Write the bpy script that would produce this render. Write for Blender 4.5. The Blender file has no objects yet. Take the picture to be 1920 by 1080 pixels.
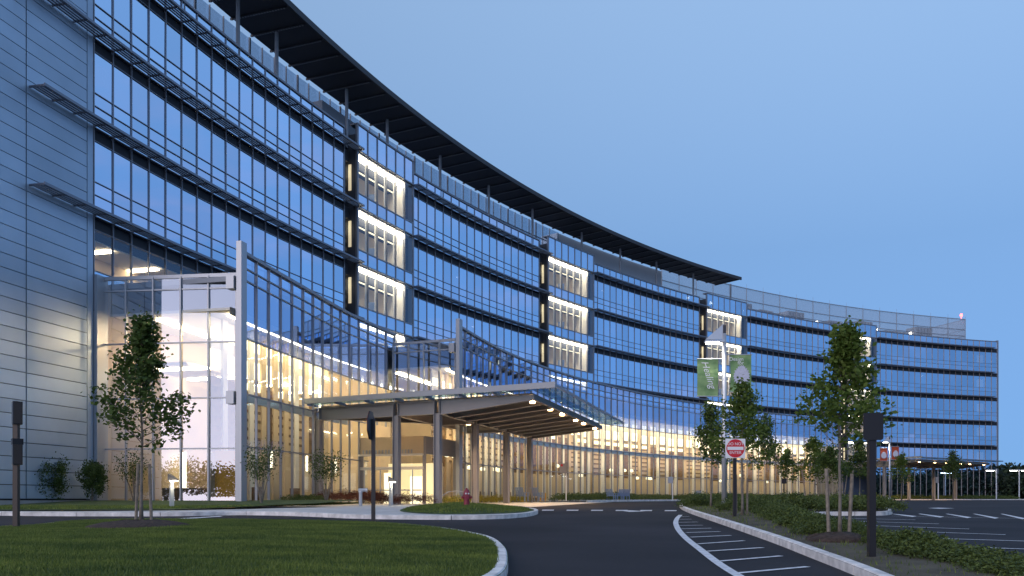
import bpy, bmesh, math, random
import numpy as np
from mathutils import Vector, Matrix
from mathutils.geometry import delaunay_2d_cdt

random.seed(11)
sc = bpy.context.scene
COL = sc.collection
rad = math.radians

# ------------------------------------------------------------------ camera
FPX, HY = 1600.0, 936.0            # focal length and horizon row of the 1920 px wide photograph
cd = bpy.data.cameras.new('camera')
cam = bpy.data.objects.new('camera', cd); COL.objects.link(cam)
cam.location = (0, 0, 0); cam.rotation_euler = (rad(90), 0, 0)
cd.sensor_width = 36; cd.lens = 36 * FPX / 1920; cd.shift_y = (HY - 540) / 1920
cd.clip_start = 0.1; cd.clip_end = 3000
sc.camera = cam

# ------------------------------------------------------------------ sky, afterglow, exposure
SUN_AZ, SUN_EL = 220.0, 2.0        # the sun has just set behind the camera, to the left
world = bpy.data.worlds.new('World'); sc.world = world; world.use_nodes = True
nt = world.node_tree
bg = nt.nodes['Background']
sky = nt.nodes.new('ShaderNodeTexSky'); sky.sky_type = 'NISHITA'; sky.sun_disc = False
sky.sun_elevation = rad(SUN_EL); sky.sun_rotation = rad(SUN_AZ)
sky.ozone_density = 3.6; sky.dust_density = 0.8; sky.air_density = 1.0
gam = nt.nodes.new('ShaderNodeGamma'); gam.inputs[1].default_value = 0.62
tint = nt.nodes.new('ShaderNodeMixRGB'); tint.blend_type = 'MULTIPLY'; tint.inputs[0].default_value = 1
tc = nt.nodes.new('ShaderNodeTexCoord'); sep = nt.nodes.new('ShaderNodeSeparateXYZ')
rmp = nt.nodes.new('ShaderNodeValToRGB')
rmp.color_ramp.elements[0].position = 0.0; rmp.color_ramp.elements[0].color = (0.42, 0.51, 0.72, 1)
rmp.color_ramp.elements[1].position = 0.50; rmp.color_ramp.elements[1].color = (1.29, 1.02, .97, 1)
q_ = rmp.color_ramp.elements.new(.27); q_.color = (.69, .66, .75, 1)
nt.links.new(tc.outputs['Generated'], sep.inputs[0]); nt.links.new(sep.outputs['Z'], rmp.inputs[0])
def wmath(op, a, b_=None):
    q = nt.nodes.new('ShaderNodeMath'); q.operation = op
    for i_, v_ in enumerate((a, b_)):
        if v_ is None: continue
        if isinstance(v_, (int, float)): q.inputs[i_].default_value = v_
        else: nt.links.new(v_, q.inputs[i_])
    return q.outputs[0]
# the dusk sky keeps its blue down to the horizon, so the lookup stays above the warm ground haze
zl = wmath('ADD', wmath('MULTIPLY', wmath('MAXIMUM', sep.outputs['Z'], 0.0), .84), .16)
cmb = nt.nodes.new('ShaderNodeCombineXYZ'); nrm = nt.nodes.new('ShaderNodeVectorMath'); nrm.operation = 'NORMALIZE'
nt.links.new(sep.outputs['X'], cmb.inputs[0]); nt.links.new(sep.outputs['Y'], cmb.inputs[1]); nt.links.new(zl, cmb.inputs[2])
nt.links.new(cmb.outputs[0], nrm.inputs[0]); nt.links.new(nrm.outputs[0], sky.inputs[0])
nt.links.new(sky.outputs[0], gam.inputs[0]); nt.links.new(gam.outputs[0], tint.inputs[1])
nt.links.new(rmp.outputs[0], tint.inputs[2])
# afterglow round the place where the sun went down
sd = (math.sin(rad(SUN_AZ)), math.cos(rad(SUN_AZ)))
dot = wmath('ADD', wmath('MULTIPLY', sep.outputs['X'], sd[0]), wmath('MULTIPLY', sep.outputs['Y'], sd[1]))
glow = wmath('MULTIPLY', wmath('POWER', wmath('MAXIMUM', dot, 0.0), 2.0), wmath('POWER', 2.718, wmath('MULTIPLY', wmath('ABSOLUTE', sep.outputs['Z']), -11.0)))
gadd = nt.nodes.new('ShaderNodeMixRGB'); gadd.blend_type = 'ADD'; gadd.inputs[2].default_value = (.70, .34, .18, 1)
nt.links.new(glow, gadd.inputs[0])
pale = wmath('MULTIPLY', wmath('POWER', wmath('MAXIMUM', dot, 0.0), 1.5), wmath('POWER', 2.718, wmath('MULTIPLY', wmath('ABSOLUTE', sep.outputs['Z']), -1.6)))
padd = nt.nodes.new('ShaderNodeMixRGB'); padd.blend_type = 'ADD'; padd.inputs[2].default_value = (.90, 1.03, 1.25, 1)
nt.links.new(pale, padd.inputs[0]); nt.links.new(tint.outputs[0], padd.inputs[1]); nt.links.new(padd.outputs[0], gadd.inputs[1])
# thin pink cloud lying off to the right, seen only in the window reflections
cn = nt.nodes.new('ShaderNodeTexNoise'); cn.inputs['Scale'].default_value = 5.5; cn.inputs['Detail'].default_value = 4; cn.inputs['Roughness'].default_value = .55
cmap = nt.nodes.new('ShaderNodeMapping'); cmap.inputs['Scale'].default_value = (1, 1, 2.6)
nt.links.new(tc.outputs['Generated'], cmap.inputs[0]); nt.links.new(cmap.outputs[0], cn.inputs['Vector'])
def ramp01(v_, a, b_):
    q = nt.nodes.new('ShaderNodeMapRange'); q.interpolation_type = 'SMOOTHSTEP'; q.inputs['From Min'].default_value = a; q.inputs['From Max'].default_value = b_; nt.links.new(v_, q.inputs['Value']); return q.outputs[0]
cl_ = wmath('MULTIPLY', wmath('MULTIPLY', ramp01(cn.outputs[0], .46, .68), ramp01(sep.outputs['X'], .58, .78)), wmath('MULTIPLY', ramp01(sep.outputs['Z'], .62, .40), .40))
cadd = nt.nodes.new('ShaderNodeMixRGB'); cadd.blend_type = 'MIX'; cadd.inputs[2].default_value = (.60, .58, .88, 1)
nt.links.new(cl_, cadd.inputs[0]); nt.links.new(gadd.outputs[0], cadd.inputs[1])
nt.links.new(cadd.outputs[0], bg.inputs[0])
bg.inputs[1].default_value = 0.86
sl = bpy.data.lights.new('sun', 'SUN'); sl.energy = 1.0; sl.angle = rad(50); sl.color = (1.0, 0.80, 0.68)
sl.cycles.use_multiple_importance_sampling = False
so = bpy.data.objects.new('sun', sl); COL.objects.link(so)
so.rotation_euler = (rad(68), 0, rad(-40))
vs = sc.view_settings
vs.view_transform = 'Standard'; vs.look = 'None'; vs.gamma = 1; vs.use_curve_mapping = False; vs.exposure = 0.0
sc.cycles.max_bounces = 8; sc.cycles.transparent_max_bounces = 16
sc.cycles.glossy_bounces = 4; sc.cycles.diffuse_bounces = 3
sc.cycles.caustics_reflective = False; sc.cycles.caustics_refractive = False
sc.cycles.sample_clamp_indirect = 4.0
sc.cycles.use_denoising = True

# ------------------------------------------------------------------ geometry of the place
CX, CY, RF = 134.1, 4.4, 160.0     # centre and radius of the curved front
FL = 4.5                           # storey height
LV = [(k + .18) * FL for k in range(1, 7)]     # sunshade levels of storeys
ZPAR = 6.47 * FL
def P(th, R):
    return (CX + R * math.cos(rad(th)), CY + R * math.sin(rad(th)))
def th_of(px, R):
    k = (px - 960) / FPX; lo, hi = 90.0, 176.0
    for _ in range(50):
        m = (lo + hi) / 2; x, y = P(m, R)
        if x / y > k: lo = m
        else: hi = m
    return (lo + hi) / 2
def zg(y):
    return -0.12 - 1.4 * math.exp(-max(y, 0.0) / 30.0)
def G(px, py):                      # point of the ground seen at a pixel
    t = py - HY; lo, hi = 1.0, 400.0
    for _ in range(60):
        m = (lo + hi) / 2
        if -zg(m) * FPX / m > t: lo = m
        else: hi = m
    return ((px - 960) / FPX * lo, lo)
def A(px, d):                       # ground point below a pixel column at a known distance
    return ((px - 960) / FPX * d, d)

# ------------------------------------------------------------------ materials
MATS = {}
def new_mat(name):
    m = bpy.data.materials.new(name); m.use_nodes = True; MATS[name] = m
    n = m.node_tree.nodes; return m, n, m.node_tree.links, n['Principled BSDF']
def pm(name, col, rough=.6, metal=0, noise=0, scale=8, bump=0, spec=.5, bscale=None, detail=4, col2=None):
    m, n, l, b = new_mat(name)
    b.inputs['Base Color'].default_value = (*col, 1); b.inputs['Roughness'].default_value = rough
    b.inputs['Metallic'].default_value = metal; b.inputs['Specular IOR Level'].default_value = spec
    if noise or bump or col2:
        t = n.new('ShaderNodeTexCoord'); no = n.new('ShaderNodeTexNoise')
        no.inputs['Scale'].default_value = scale; no.inputs['Detail'].default_value = detail
        l.new(t.outputs['Object'], no.inputs['Vector'])
        r = n.new('ShaderNodeValToRGB')
        c2 = col2 or tuple(min(1, c * (1 + noise)) for c in col); c1 = col if col2 else tuple(c * (1 - noise) for c in col)
        r.color_ramp.elements[0].color = (*c1, 1); r.color_ramp.elements[1].color = (*c2, 1)
        r.color_ramp.elements[0].position = .3; r.color_ramp.elements[1].position = .7
        l.new(no.outputs[0], r.inputs[0]); l.new(r.outputs[0], b.inputs['Base Color'])
        if bump:
            n2 = n.new('ShaderNodeTexNoise'); n2.inputs['Scale'].default_value = bscale or scale * 6; n2.inputs['Detail'].default_value = 3
            l.new(t.outputs['Object'], n2.inputs['Vector'])
            bp = n.new('ShaderNodeBump'); bp.inputs['Strength'].default_value = bump; bp.inputs['Distance'].default_value = .03
            l.new(n2.outputs[0], bp.inputs['Height']); l.new(bp.outputs[0], b.inputs['Normal'])
    return m
def em(name, col, s):
    m, n, l, b = new_mat(name)
    b.inputs['Base Color'].default_value = (*[min(.8, c) for c in col], 1)
    b.inputs['Emission Color'].default_value = (*col, 1); b.inputs['Emission Strength'].default_value = s
    return m
def glass(name, tint, trans, f0, wav=0.0, rng=.35):
    m, n, l, b = new_mat(name); n.remove(b)
    out = n['Material Output']; mx = n.new('ShaderNodeMixShader'); g = n.new('ShaderNodeBsdfGlossy'); t = n.new('ShaderNodeBsdfTransparent')
    g.inputs['Color'].default_value = (*tint, 1); g.inputs['Roughness'].default_value = 0.0
    t.inputs['Color'].default_value = (*trans, 1)
    lw = n.new('ShaderNodeLayerWeight'); lw.inputs['Blend'].default_value = .35
    mr = n.new('ShaderNodeMapRange'); mr.inputs['To Min'].default_value = f0; mr.inputs['To Max'].default_value = min(1, f0 + rng)
    # every pane differs a little in coating and tint
    oi = n.new('ShaderNodeObjectInfo'); ge = n.new('ShaderNodeNewGeometry'); ad = n.new('ShaderNodeMath'); ad.operation = 'ADD'
    l.new(oi.outputs['Random'], ad.inputs[0]); l.new(ge.outputs['Random Per Island'], ad.inputs[1])
    vr = n.new('ShaderNodeMapRange'); vr.inputs['From Max'].default_value = 2; vr.inputs['To Min'].default_value = .80; vr.inputs['To Max'].default_value = 1.14; vr.clamp = True
    tv_ = n.new('ShaderNodeMixRGB'); tv_.blend_type = 'MULTIPLY'; tv_.inputs[0].default_value = 1; tv_.inputs[1].default_value = (*tint, 1)
    l.new(ad.outputs[0], vr.inputs['Value']); l.new(vr.outputs[0], tv_.inputs[2]); l.new(tv_.outputs[0], g.inputs['Color'])
    l.new(lw.outputs['Facing'], mr.inputs['Value']); l.new(mr.outputs[0], mx.inputs[0])
    l.new(t.outputs[0], mx.inputs[1]); l.new(g.outputs[0], mx.inputs[2]); l.new(mx.outputs[0], out.inputs['Surface'])
    if wav:
        tx = n.new('ShaderNodeTexCoord'); no = n.new('ShaderNodeTexNoise'); no.inputs['Scale'].default_value = .6; no.inputs['Detail'].default_value = 1
        bp = n.new('ShaderNodeBump'); bp.inputs['Strength'].default_value = wav; bp.inputs['Distance'].default_value = .05
        l.new(tx.outputs['Object'], no.inputs['Vector']); l.new(no.outputs[0], bp.inputs['Height']); l.new(bp.outputs[0], g.inputs['Normal'])
    return m
def leafmat(name, c1, c2, trans=.25):
    m, n, l, b = new_mat(name)
    g = n.new('ShaderNodeNewGeometry'); r = n.new('ShaderNodeValToRGB')
    r.color_ramp.elements[0].color = (*c1, 1); r.color_ramp.elements[1].color = (*c2, 1)
    l.new(g.outputs['Random Per Island'], r.inputs[0]); l.new(r.outputs[0], b.inputs['Base Color'])
    b.inputs['Roughness'].default_value = .6; b.inputs['Specular IOR Level'].default_value = .3
    tr = n.new('ShaderNodeBsdfTranslucent'); mx = n.new('ShaderNodeMixShader'); mx.inputs[0].default_value = trans
    l.new(r.outputs[0], tr.inputs[0]); l.new(b.outputs[0], mx.inputs[1]); l.new(tr.outputs[0], mx.inputs[2])
    l.new(mx.outputs[0], n['Material Output'].inputs['Surface'])
    return m
glass('glass_main', (.58, .77, 1.0), (.5, .6, .7), .82, .02, .18)
glass('glass_wing_top', (.56, .72, 1.0), (.8, .86, .88), .62, .02)
glass('glass_screen', (.8, .9, 1.0), (.82, .88, .95), .12)
glass('glass_bay', (.7, .82, 1.0), (.95, .96, .93), .07, .02, .22)
glass('glass_podium', (.60, .74, 1.0), (.93, .95, .90), .06, .02, .16)
glass('glass_front', (.95, .95, 1.0), (.93, .95, .92), .36, .01, .22)
glass('glass_roof', (.7, .85, .95), (.66, .80, .84), .14)
pm('spandrel_glass', (.05, .12, .30), .05, .3)
pm('dark_band', (.012, .014, .022), .5)
pm('mullion', (.26, .27, .31), .4, .5)
pm('mullion_warm', (.40, .34, .32), .45, .2)
pm('aluminium', (.40, .42, .46), .40, .45)
pm('louver_metal', (.20, .22, .27), .4, .5)
pm('panel_metal', (.43, .53, .65), .46, .45, noise=.10, scale=.35)
pm('slot_grey', (.07, .075, .09), .5, .3)
pm('panel_gap', (.02, .02, .025), .8)
pm('concrete', (.56, .54, .52), .85, noise=.12, scale=1.2, bump=.15, bscale=40)
pm('kerb_stone', (.76, .72, .69), .85, noise=.26, scale=3.5, bump=.3, bscale=30)
pm('plinth', (.33, .33, .33), .85, noise=.1, scale=2)
pm('white_paint', (.70, .70, .72), .8, noise=.22, scale=9, detail=8)
pm('bark', (.20, .17, .14), .9, noise=.3, scale=9, bump=.4, bscale=30)
pm('stake_wood', (.24, .20, .16), .9, noise=.3, scale=12)
pm('mulch', (.055, .036, .028), .95, noise=.5, scale=14, bump=.8, bscale=45)
pm('soil', (.085, .070, .045), .95, noise=.5, scale=1.4, bump=.6, bscale=30)
pm('lawn_soil', (.05, .085, .02), .95, noise=.35, scale=.9, bump=.4, bscale=50)
pm('far_ground', (.05, .06, .035), .95, noise=.3, scale=.2)
pm('steel_taupe', (.27, .255, .255), .5, .15)
pm('steel_dark', (.06, .06, .07), .5, .4)
pm('fascia_grey', (.26, .28, .31), .45, .3)
pm('soffit_tan', (.20, .165, .14), .6)
pm('trellis_dark', (.045, .046, .054), .6, .2)
pm('trellis_dot', (.35, .36, .40), .5, .4)
pm('post_brown', (.055, .042, .038), .5, .2)
pm('post_black', (.022, .02, .024), .45, .2)
pm('hydrant_red', (.26, .028, .05), .45, noise=.2, scale=20)
pm('hydrant_white', (.75, .75, .75), .5)
pm('lamp_metal', (.55, .56, .60), .4, .6)
pm('sign_red', (.62, .018, .03), .45)
pm('sign_white', (.82, .82, .82), .45)
pm('banner_green', (.11, .23, .09), .8, noise=.0, scale=2.2, col2=(.33, .47, .21))
pm('banner_red', (.34, .035, .02), .8, col2=(.45, .09, .03), scale=3)
pm('banner_grey', (.55, .56, .66), .8, noise=.1, scale=14)
pm('chair_paint', (.20, .27, .42), .6)
pm('inner_beige', (.62, .49, .32), .8, noise=.06, scale=.6)
pm('inner_white', (.80, .76, .68), .8)
pm('inner_floor', (.35, .28, .2), .6)
pm('inner_dark', (.05, .055, .07), .9)
pm('inner_brown', (.20, .12, .06), .7, noise=.3, scale=3)
pm('inner_slat', (.20, .13, .07), .7)
pm('inner_orange', (.85, .42, .03), .7)
pm('blind_blue', (.10, .13, .19), .9, noise=.25, scale=.5)
pm('mech_grey', (.30, .32, .36), .6, .2)
pm('pent_grey', (.62, .65, .70), .5, .2)
pm('roof_screen_white', (.55, .60, .70), .6)
pm('stone_cap', (.40, .36, .33), .8)
em('light_warm', (1.0, .84, .60), 17.0)
em('fill_glow', (1.0, .82, .55), 6.0)  # glow of the added fill strips in the near wing
em('fill_glow_far', (1.0, .74, .40), 22.0)  # stronger glow of the added fill strips in the long wing
em('light_white', (1.0, .90, .70), 3.2)
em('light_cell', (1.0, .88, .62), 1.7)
em('light_bay', (1.0, .90, .70), 15.0)
em('light_lamp', (1.0, .95, .82), 14.0)
em('light_down', (1.0, .62, .30), 16.0)
em('light_red', (1.0, .12, .10), 6.0)
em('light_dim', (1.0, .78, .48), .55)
em('light_cool', (.25, .6, 1.0), .8)
leafmat('leaf_maple', (.042, .072, .018), (.12, .18, .040), .4)
leafmat('leaf_bright', (.07, .12, .02), (.17, .23, .045), .4)
leafmat('leaf_yew', (.038, .060, .014), (.13, .17, .038), .15)
leafmat('leaf_shrub', (.035, .062, .016), (.09, .14, .032))
leafmat('leaf_red', (.05, .012, .010), (.12, .035, .018))
leafmat('leaf_yellow', (.16, .15, .02), (.30, .27, .04))
leafmat('leaf_far', (.012, .022, .012), (.030, .050, .022), .05)
leafmat('grass_blade', (.095, .145, .030), (.21, .275, .070), .3)
m = MATS['grass_blade']; n = m.node_tree.nodes; l = m.node_tree.links   # grass_noise: uneven turf colour
bb = n['Principled BSDF']; src = bb.inputs['Base Color'].links[0].from_socket
tx = n.new('ShaderNodeTexCoord'); gn = n.new('ShaderNodeTexNoise'); gn.inputs['Scale'].default_value = .55; gn.inputs['Detail'].default_value = 5; gn.inputs['Roughness'].default_value = .65
mp_ = n.new('ShaderNodeMapping'); mp_.inputs['Scale'].default_value = (1, 2.2, 0); l.new(tx.outputs['Object'], mp_.inputs[0]); l.new(mp_.outputs[0], gn.inputs['Vector'])
gr = n.new('ShaderNodeValToRGB'); gr.color_ramp.elements[0].position = .32; gr.color_ramp.elements[1].position = .68
gr.color_ramp.elements[0].color = (.45, .52, .55, 1); gr.color_ramp.elements[1].color = (1.35, 1.2, 1.0, 1); l.new(gn.outputs[0], gr.inputs[0])
gm = n.new('ShaderNodeMixRGB'); gm.blend_type = 'MULTIPLY'; gm.inputs[0].default_value = 1; l.new(src, gm.inputs[1]); l.new(gr.outputs[0], gm.inputs[2])
for tgt in [bb.inputs['Base Color']] + [q.inputs[0] for q in n if q.type == 'BSDF_TRANSLUCENT']: l.new(gm.outputs[0], tgt)
m = MATS['panel_metal']; n = m.node_tree.nodes; l = m.node_tree.links   # slight tone shift from panel to panel
bb = n['Principled BSDF']; src = bb.inputs['Base Color'].links[0].from_socket
oi = n.new('ShaderNodeObjectInfo'); mr_ = n.new('ShaderNodeMapRange'); mr_.inputs['To Min'].default_value = .90; mr_.inputs['To Max'].default_value = 1.07
pmx = n.new('ShaderNodeMixRGB'); pmx.blend_type = 'MULTIPLY'; pmx.inputs[0].default_value = 1
l.new(oi.outputs['Random'], mr_.inputs['Value']); l.new(src, pmx.inputs[1]); l.new(mr_.outputs[0], pmx.inputs[2]); l.new(pmx.outputs[0], bb.inputs['Base Color'])
# asphalt: fine aggregate, faint patches
m, n, l, b = new_mat('asphalt')
t = n.new('ShaderNodeTexCoord'); a1 = n.new('ShaderNodeTexNoise'); a1.inputs['Scale'].default_value = .25; a1.inputs['Detail'].default_value = 6
a2 = n.new('ShaderNodeTexNoise'); a2.inputs['Scale'].default_value = 60; a2.inputs['Detail'].default_value = 2
l.new(t.outputs['Object'], a1.inputs['Vector']); l.new(t.outputs['Object'], a2.inputs['Vector'])
mxn = n.new('ShaderNodeMixRGB'); mxn.inputs[0].default_value = .35; l.new(a1.outputs[0], mxn.inputs[1]); l.new(a2.outputs[0], mxn.inputs[2])
r = n.new('ShaderNodeValToRGB'); r.color_ramp.elements[0].position = .36; r.color_ramp.elements[1].position = .66
r.color_ramp.elements[0].color = (.020, .020, .025, 1); r.color_ramp.elements[1].color = (.044, .043, .050, 1)
l.new(mxn.outputs[0], r.inputs[0]); l.new(r.outputs[0], b.inputs['Base Color']); b.inputs['Roughness'].default_value = .92; b.inputs['Specular IOR Level'].default_value = .22
bp = n.new('ShaderNodeBump'); bp.inputs['Strength'].default_value = .25; bp.inputs['Distance'].default_value = .01
l.new(a2.outputs[0], bp.inputs['Height']); l.new(bp.outputs[0], b.inputs['Normal'])
# woven wire mesh of the roof screen: half open
m, n, l, b = new_mat('wire_mesh')
tr = n.new('ShaderNodeBsdfTransparent'); mx = n.new('ShaderNodeMixShader'); mx.inputs[0].default_value = .33
b.inputs['Base Color'].default_value = (.55, .57, .62, 1); b.inputs['Metallic'].default_value = .3; b.inputs['Roughness'].default_value = .5
l.new(tr.outputs[0], mx.inputs[1]); l.new(b.outputs[0], mx.inputs[2]); l.new(mx.outputs[0], n['Material Output'].inputs['Surface'])

# ------------------------------------------------------------------ helpers
class MB:
    def __init__(s): s.v = []; s.f = []
    def add(s, vs, fs):
        o = len(s.v); s.v += [tuple(v) for v in vs]; s.f += [tuple(i + o for i in f) for f in fs]; return s
    def box(s, c, size, M=None):
        x, y, z = (d / 2 for d in size)
        vs = [Vector((c[0] + i * x, c[1] + j * y, c[2] + k * z)) for k in (-1, 1) for j in (-1, 1) for i in (-1, 1)]
        if M is not None: vs = [M @ v for v in vs]
        return s.add(vs, [(0, 2, 3, 1), (4, 5, 7, 6), (0, 1, 5, 4), (2, 6, 7, 3), (0, 4, 6, 2), (1, 3, 7, 5)])
    def bar(s, a, b, w, h, up=(0, 0, 1)):
        a, b = Vector(a), Vector(b); d = b - a; L = d.length; x = d.normalized(); u = Vector(up)
        y = u.cross(x)
        if y.length < 1e-4: y = Vector((0, 1, 0)).cross(x)
        y.normalize(); z = x.cross(y)
        M = Matrix((x, y, z)).transposed().to_4x4(); M.translation = (a + b) / 2
        return s.box((0, 0, 0), (L, w, h), M)
    def tube(s, pts, rs, n=8, cap=True):
        pts = [Vector(p) for p in pts]
        if not hasattr(rs, '__len__'): rs = [rs] * len(pts)
        o = len(s.v)
        for i, p in enumerate(pts):
            d = (pts[min(i + 1, len(pts) - 1)] - pts[max(i - 1, 0)]).normalized()
            u = d.cross(Vector((0, 0, 1)))
            if u.length < .05: u = d.cross(Vector((1, 0, 0)))
            u.normalize(); w = d.cross(u)
            for k in range(n):
                a = 2 * math.pi * k / n; s.v.append(tuple(p + (u * math.cos(a) + w * math.sin(a)) * rs[i]))
        for i in range(len(pts) - 1):
            for k in range(n):
                k2 = (k + 1) % n
                s.f.append((o + i * n + k, o + i * n + k2, o + (i + 1) * n + k2, o + (i + 1) * n + k))
        if cap:
            s.f.append(tuple(o + k for k in range(n))[::-1]); s.f.append(tuple(o + (len(pts) - 1) * n + k for k in range(n)))
        return s
    def lathe(s, prof, n=16, c=(0, 0, 0)):
        o = len(s.v)
        for r_, z in prof:
            for k in range(n):
                a = 2 * math.pi * k / n; s.v.append((c[0] + r_ * math.cos(a), c[1] + r_ * math.sin(a), c[2] + z))
        for i in range(len(prof) - 1):
            for k in range(n):
                k2 = (k + 1) % n; s.f.append((o + i * n + k, o + i * n + k2, o + (i + 1) * n + k2, o + (i + 1) * n + k))
        s.f.append(tuple(o + k for k in range(n))[::-1]); s.f.append(tuple(o + (len(prof) - 1) * n + k for k in range(n)))
        return s
    def prism(s, poly, z0, z1, zf=None):
        k = len(poly); vs = [(p[0], p[1], z0) for p in poly] + [(p[0], p[1], z1) for p in poly]
        return s.add(vs, [tuple(range(k))[::-1], tuple(range(k, 2 * k))] + [(i, (i + 1) % k, k + (i + 1) % k, k + i) for i in range(k)])
    def arc(s, th0, th1, r0, r1, z0, z1, step=.5, rf0=None, rf1=None):
        n = max(1, int(round(abs(th0 - th1) / step))); o = len(s.v)
        for i in range(n + 1):
            t = th0 + (th1 - th0) * i / n
            for r_ in (r0, r1):
                x, y = P(t, r_)
                s.v += [(x, y, z0), (x, y, z1)]
        for i in range(n):
            a = o + 4 * i; b_ = a + 4
            s.f += [(a, b_, b_ + 1, a + 1), (a + 2, a + 3, b_ + 3, b_ + 2), (a + 1, b_ + 1, b_ + 3, a + 3), (a, a + 2, b_ + 2, b_)]
        e = o + 4 * n
        s.f += [(o, o + 1, o + 3, o + 2), (e, e + 2, e + 3, e + 1)]
        return s
    def mesh(s, name, mat, smooth=False):
        me = bpy.data.meshes.new(name); me.from_pydata(s.v, [], s.f); me.update()
        if mat: me.materials.append(MATS[mat])
        if smooth: me.polygons.foreach_set('use_smooth', [True] * len(me.polygons))
        return me
    def build(s, name, mat, parent=None, smooth=False, kind=None):
        return link(name, s.mesh(name, mat, smooth), parent, kind)
def link(name, me, parent=None, kind=None, loc=None, rz=None):
    o = bpy.data.objects.new(name, me); COL.objects.link(o)
    if parent is not None: o.parent = parent
    if kind: o['kind'] = kind
    if loc is not None: o.location = loc
    if rz is not None: o.rotation_euler = (0, 0, rz)
    return o
def tag(o, label, cat, group=None):
    o['label'] = label; o['category'] = cat
    if group: o['group'] = group
    return o
def thing(name, label, cat, loc=(0, 0, 0), rz=0, group=None):
    o = bpy.data.objects.new(name, None); COL.objects.link(o); o.location = loc; o.rotation_euler = (0, 0, rz)
    o.empty_display_size = .3
    return tag(o, label, cat, group)
def copy_tree(o, parent=None, **kw):
    c = o.copy(); COL.objects.link(c); c.parent = parent
    for ch in list(o.children): copy_tree(ch, c)
    return c
def spline(pts, n=8, closed=False):
    pts = [Vector((p[0], p[1])) for p in pts]; out = []; k = len(pts)
    rng = range(k if closed else k - 1)
    for i in rng:
        if closed: a, b_, c, d = pts[(i - 1) % k], pts[i], pts[(i + 1) % k], pts[(i + 2) % k]
        else: a, b_, c, d = pts[max(i - 1, 0)], pts[i], pts[i + 1], pts[min(i + 2, k - 1)]
        for j in range(n):
            t = j / n
            out.append(.5 * ((2 * b_) + (c - a) * t + (2 * a - 5 * b_ + 4 * c - d) * t * t + (3 * b_ - a - 3 * c + d) * t ** 3))
    if not closed: out.append(pts[-1])
    return [(p.x, p.y) for p in out]
def patch(name, outline, off, mat, mound=None, cell=1.5, parent=None, kind='structure'):
    pts = [Vector(p) for p in outline]; k = len(pts)
    xs = [p[0] for p in outline]; ys = [p[1] for p in outline]
    edges = [(i, (i + 1) % k) for i in range(k)]
    x = min(xs) + cell * .37
    while x < max(xs):
        y = min(ys) + cell * .41
        while y < max(ys):
            ins = False; j = k - 1
            for i in range(k):
                if (ys[i] > y) != (ys[j] > y) and x < (xs[j] - xs[i]) * (y - ys[i]) / (ys[j] - ys[i]) + xs[i]: ins = not ins
                j = i
            if ins: pts.append(Vector((x, y)))
            y += cell
        x += cell
    v, e, f, *_ = delaunay_2d_cdt(pts, edges, [list(range(k))], 1, 1e-4)
    mb = MB(); mb.v = [(p.x, p.y, zg(p.y) + off + (mound(p.x, p.y) if mound else 0)) for p in v]; mb.f = [tuple(q) for q in f]
    o = mb.build(name, mat, parent, smooth=True, kind=kind if parent is None else None)
    return o
def mark(name, pts_px, parent, off=.022):
    pl = [G(*p) for p in pts_px]
    return patch(name, pl, off, 'white_paint', parent=parent, cell=2.0)
def kerb(name, path, closed=False, w=.16, h=.15, seg=3.0):
    """concrete kerb laid in separate lengths along a ground path (island on the left-hand side of the path)"""
    root = bpy.data.objects.new(name, None); COL.objects.link(root); root['kind'] = 'structure'; root.empty_display_size = .2
    p = [Vector(q) for q in path]
    if closed: p.append(p[0])
    cum = [0]
    for i in range(len(p) - 1): cum.append(cum[-1] + (p[i + 1] - p[i]).length)
    def at(s):
        s = min(max(s, 0), cum[-1])
        for i in range(len(p) - 1):
            if s <= cum[i + 1] or i == len(p) - 2:
                t = (s - cum[i]) / max(1e-6, cum[i + 1] - cum[i]); q = p[i].lerp(p[i + 1], t)
                a = p[max(i - 1, 0)]; b_ = p[min(i + 2, len(p) - 1)]
                d = (p[i + 1] - p[i]).normalized(); return q, d
    ns = max(1, int(cum[-1] / seg))
    for i in range(ns):
        s0, s1 = cum[-1] * i / ns + .012, cum[-1] * (i + 1) / ns - .012
        m_ = max(2, int((s1 - s0) / .35)); mb = MB()
        for j in range(m_ + 1):
            q, d = at(s0 + (s1 - s0) * j / m_); nn = Vector((-d.y, d.x)); z = zg(q.y)
            for ox, oz in ((0, -.12), (0, h - .03), (.03, h), (w, h), (w, -.12)):
                c = q + nn * ox; mb.v.append((c.x, c.y, z + oz))
        for j in range(m_):
            for k in range(5):
                k2 = (k + 1) % 5; mb.f.append((j * 5 + k, (j + 1) * 5 + k, (j + 1) * 5 + k2, j * 5 + k2))
        mb.f.append((0, 1, 2, 3, 4)); mb.f.append(tuple(m_ * 5 + k for k in (4, 3, 2, 1, 0)))
        mb.build('kerb_segment', 'kerb_stone', root)
    return root
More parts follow.
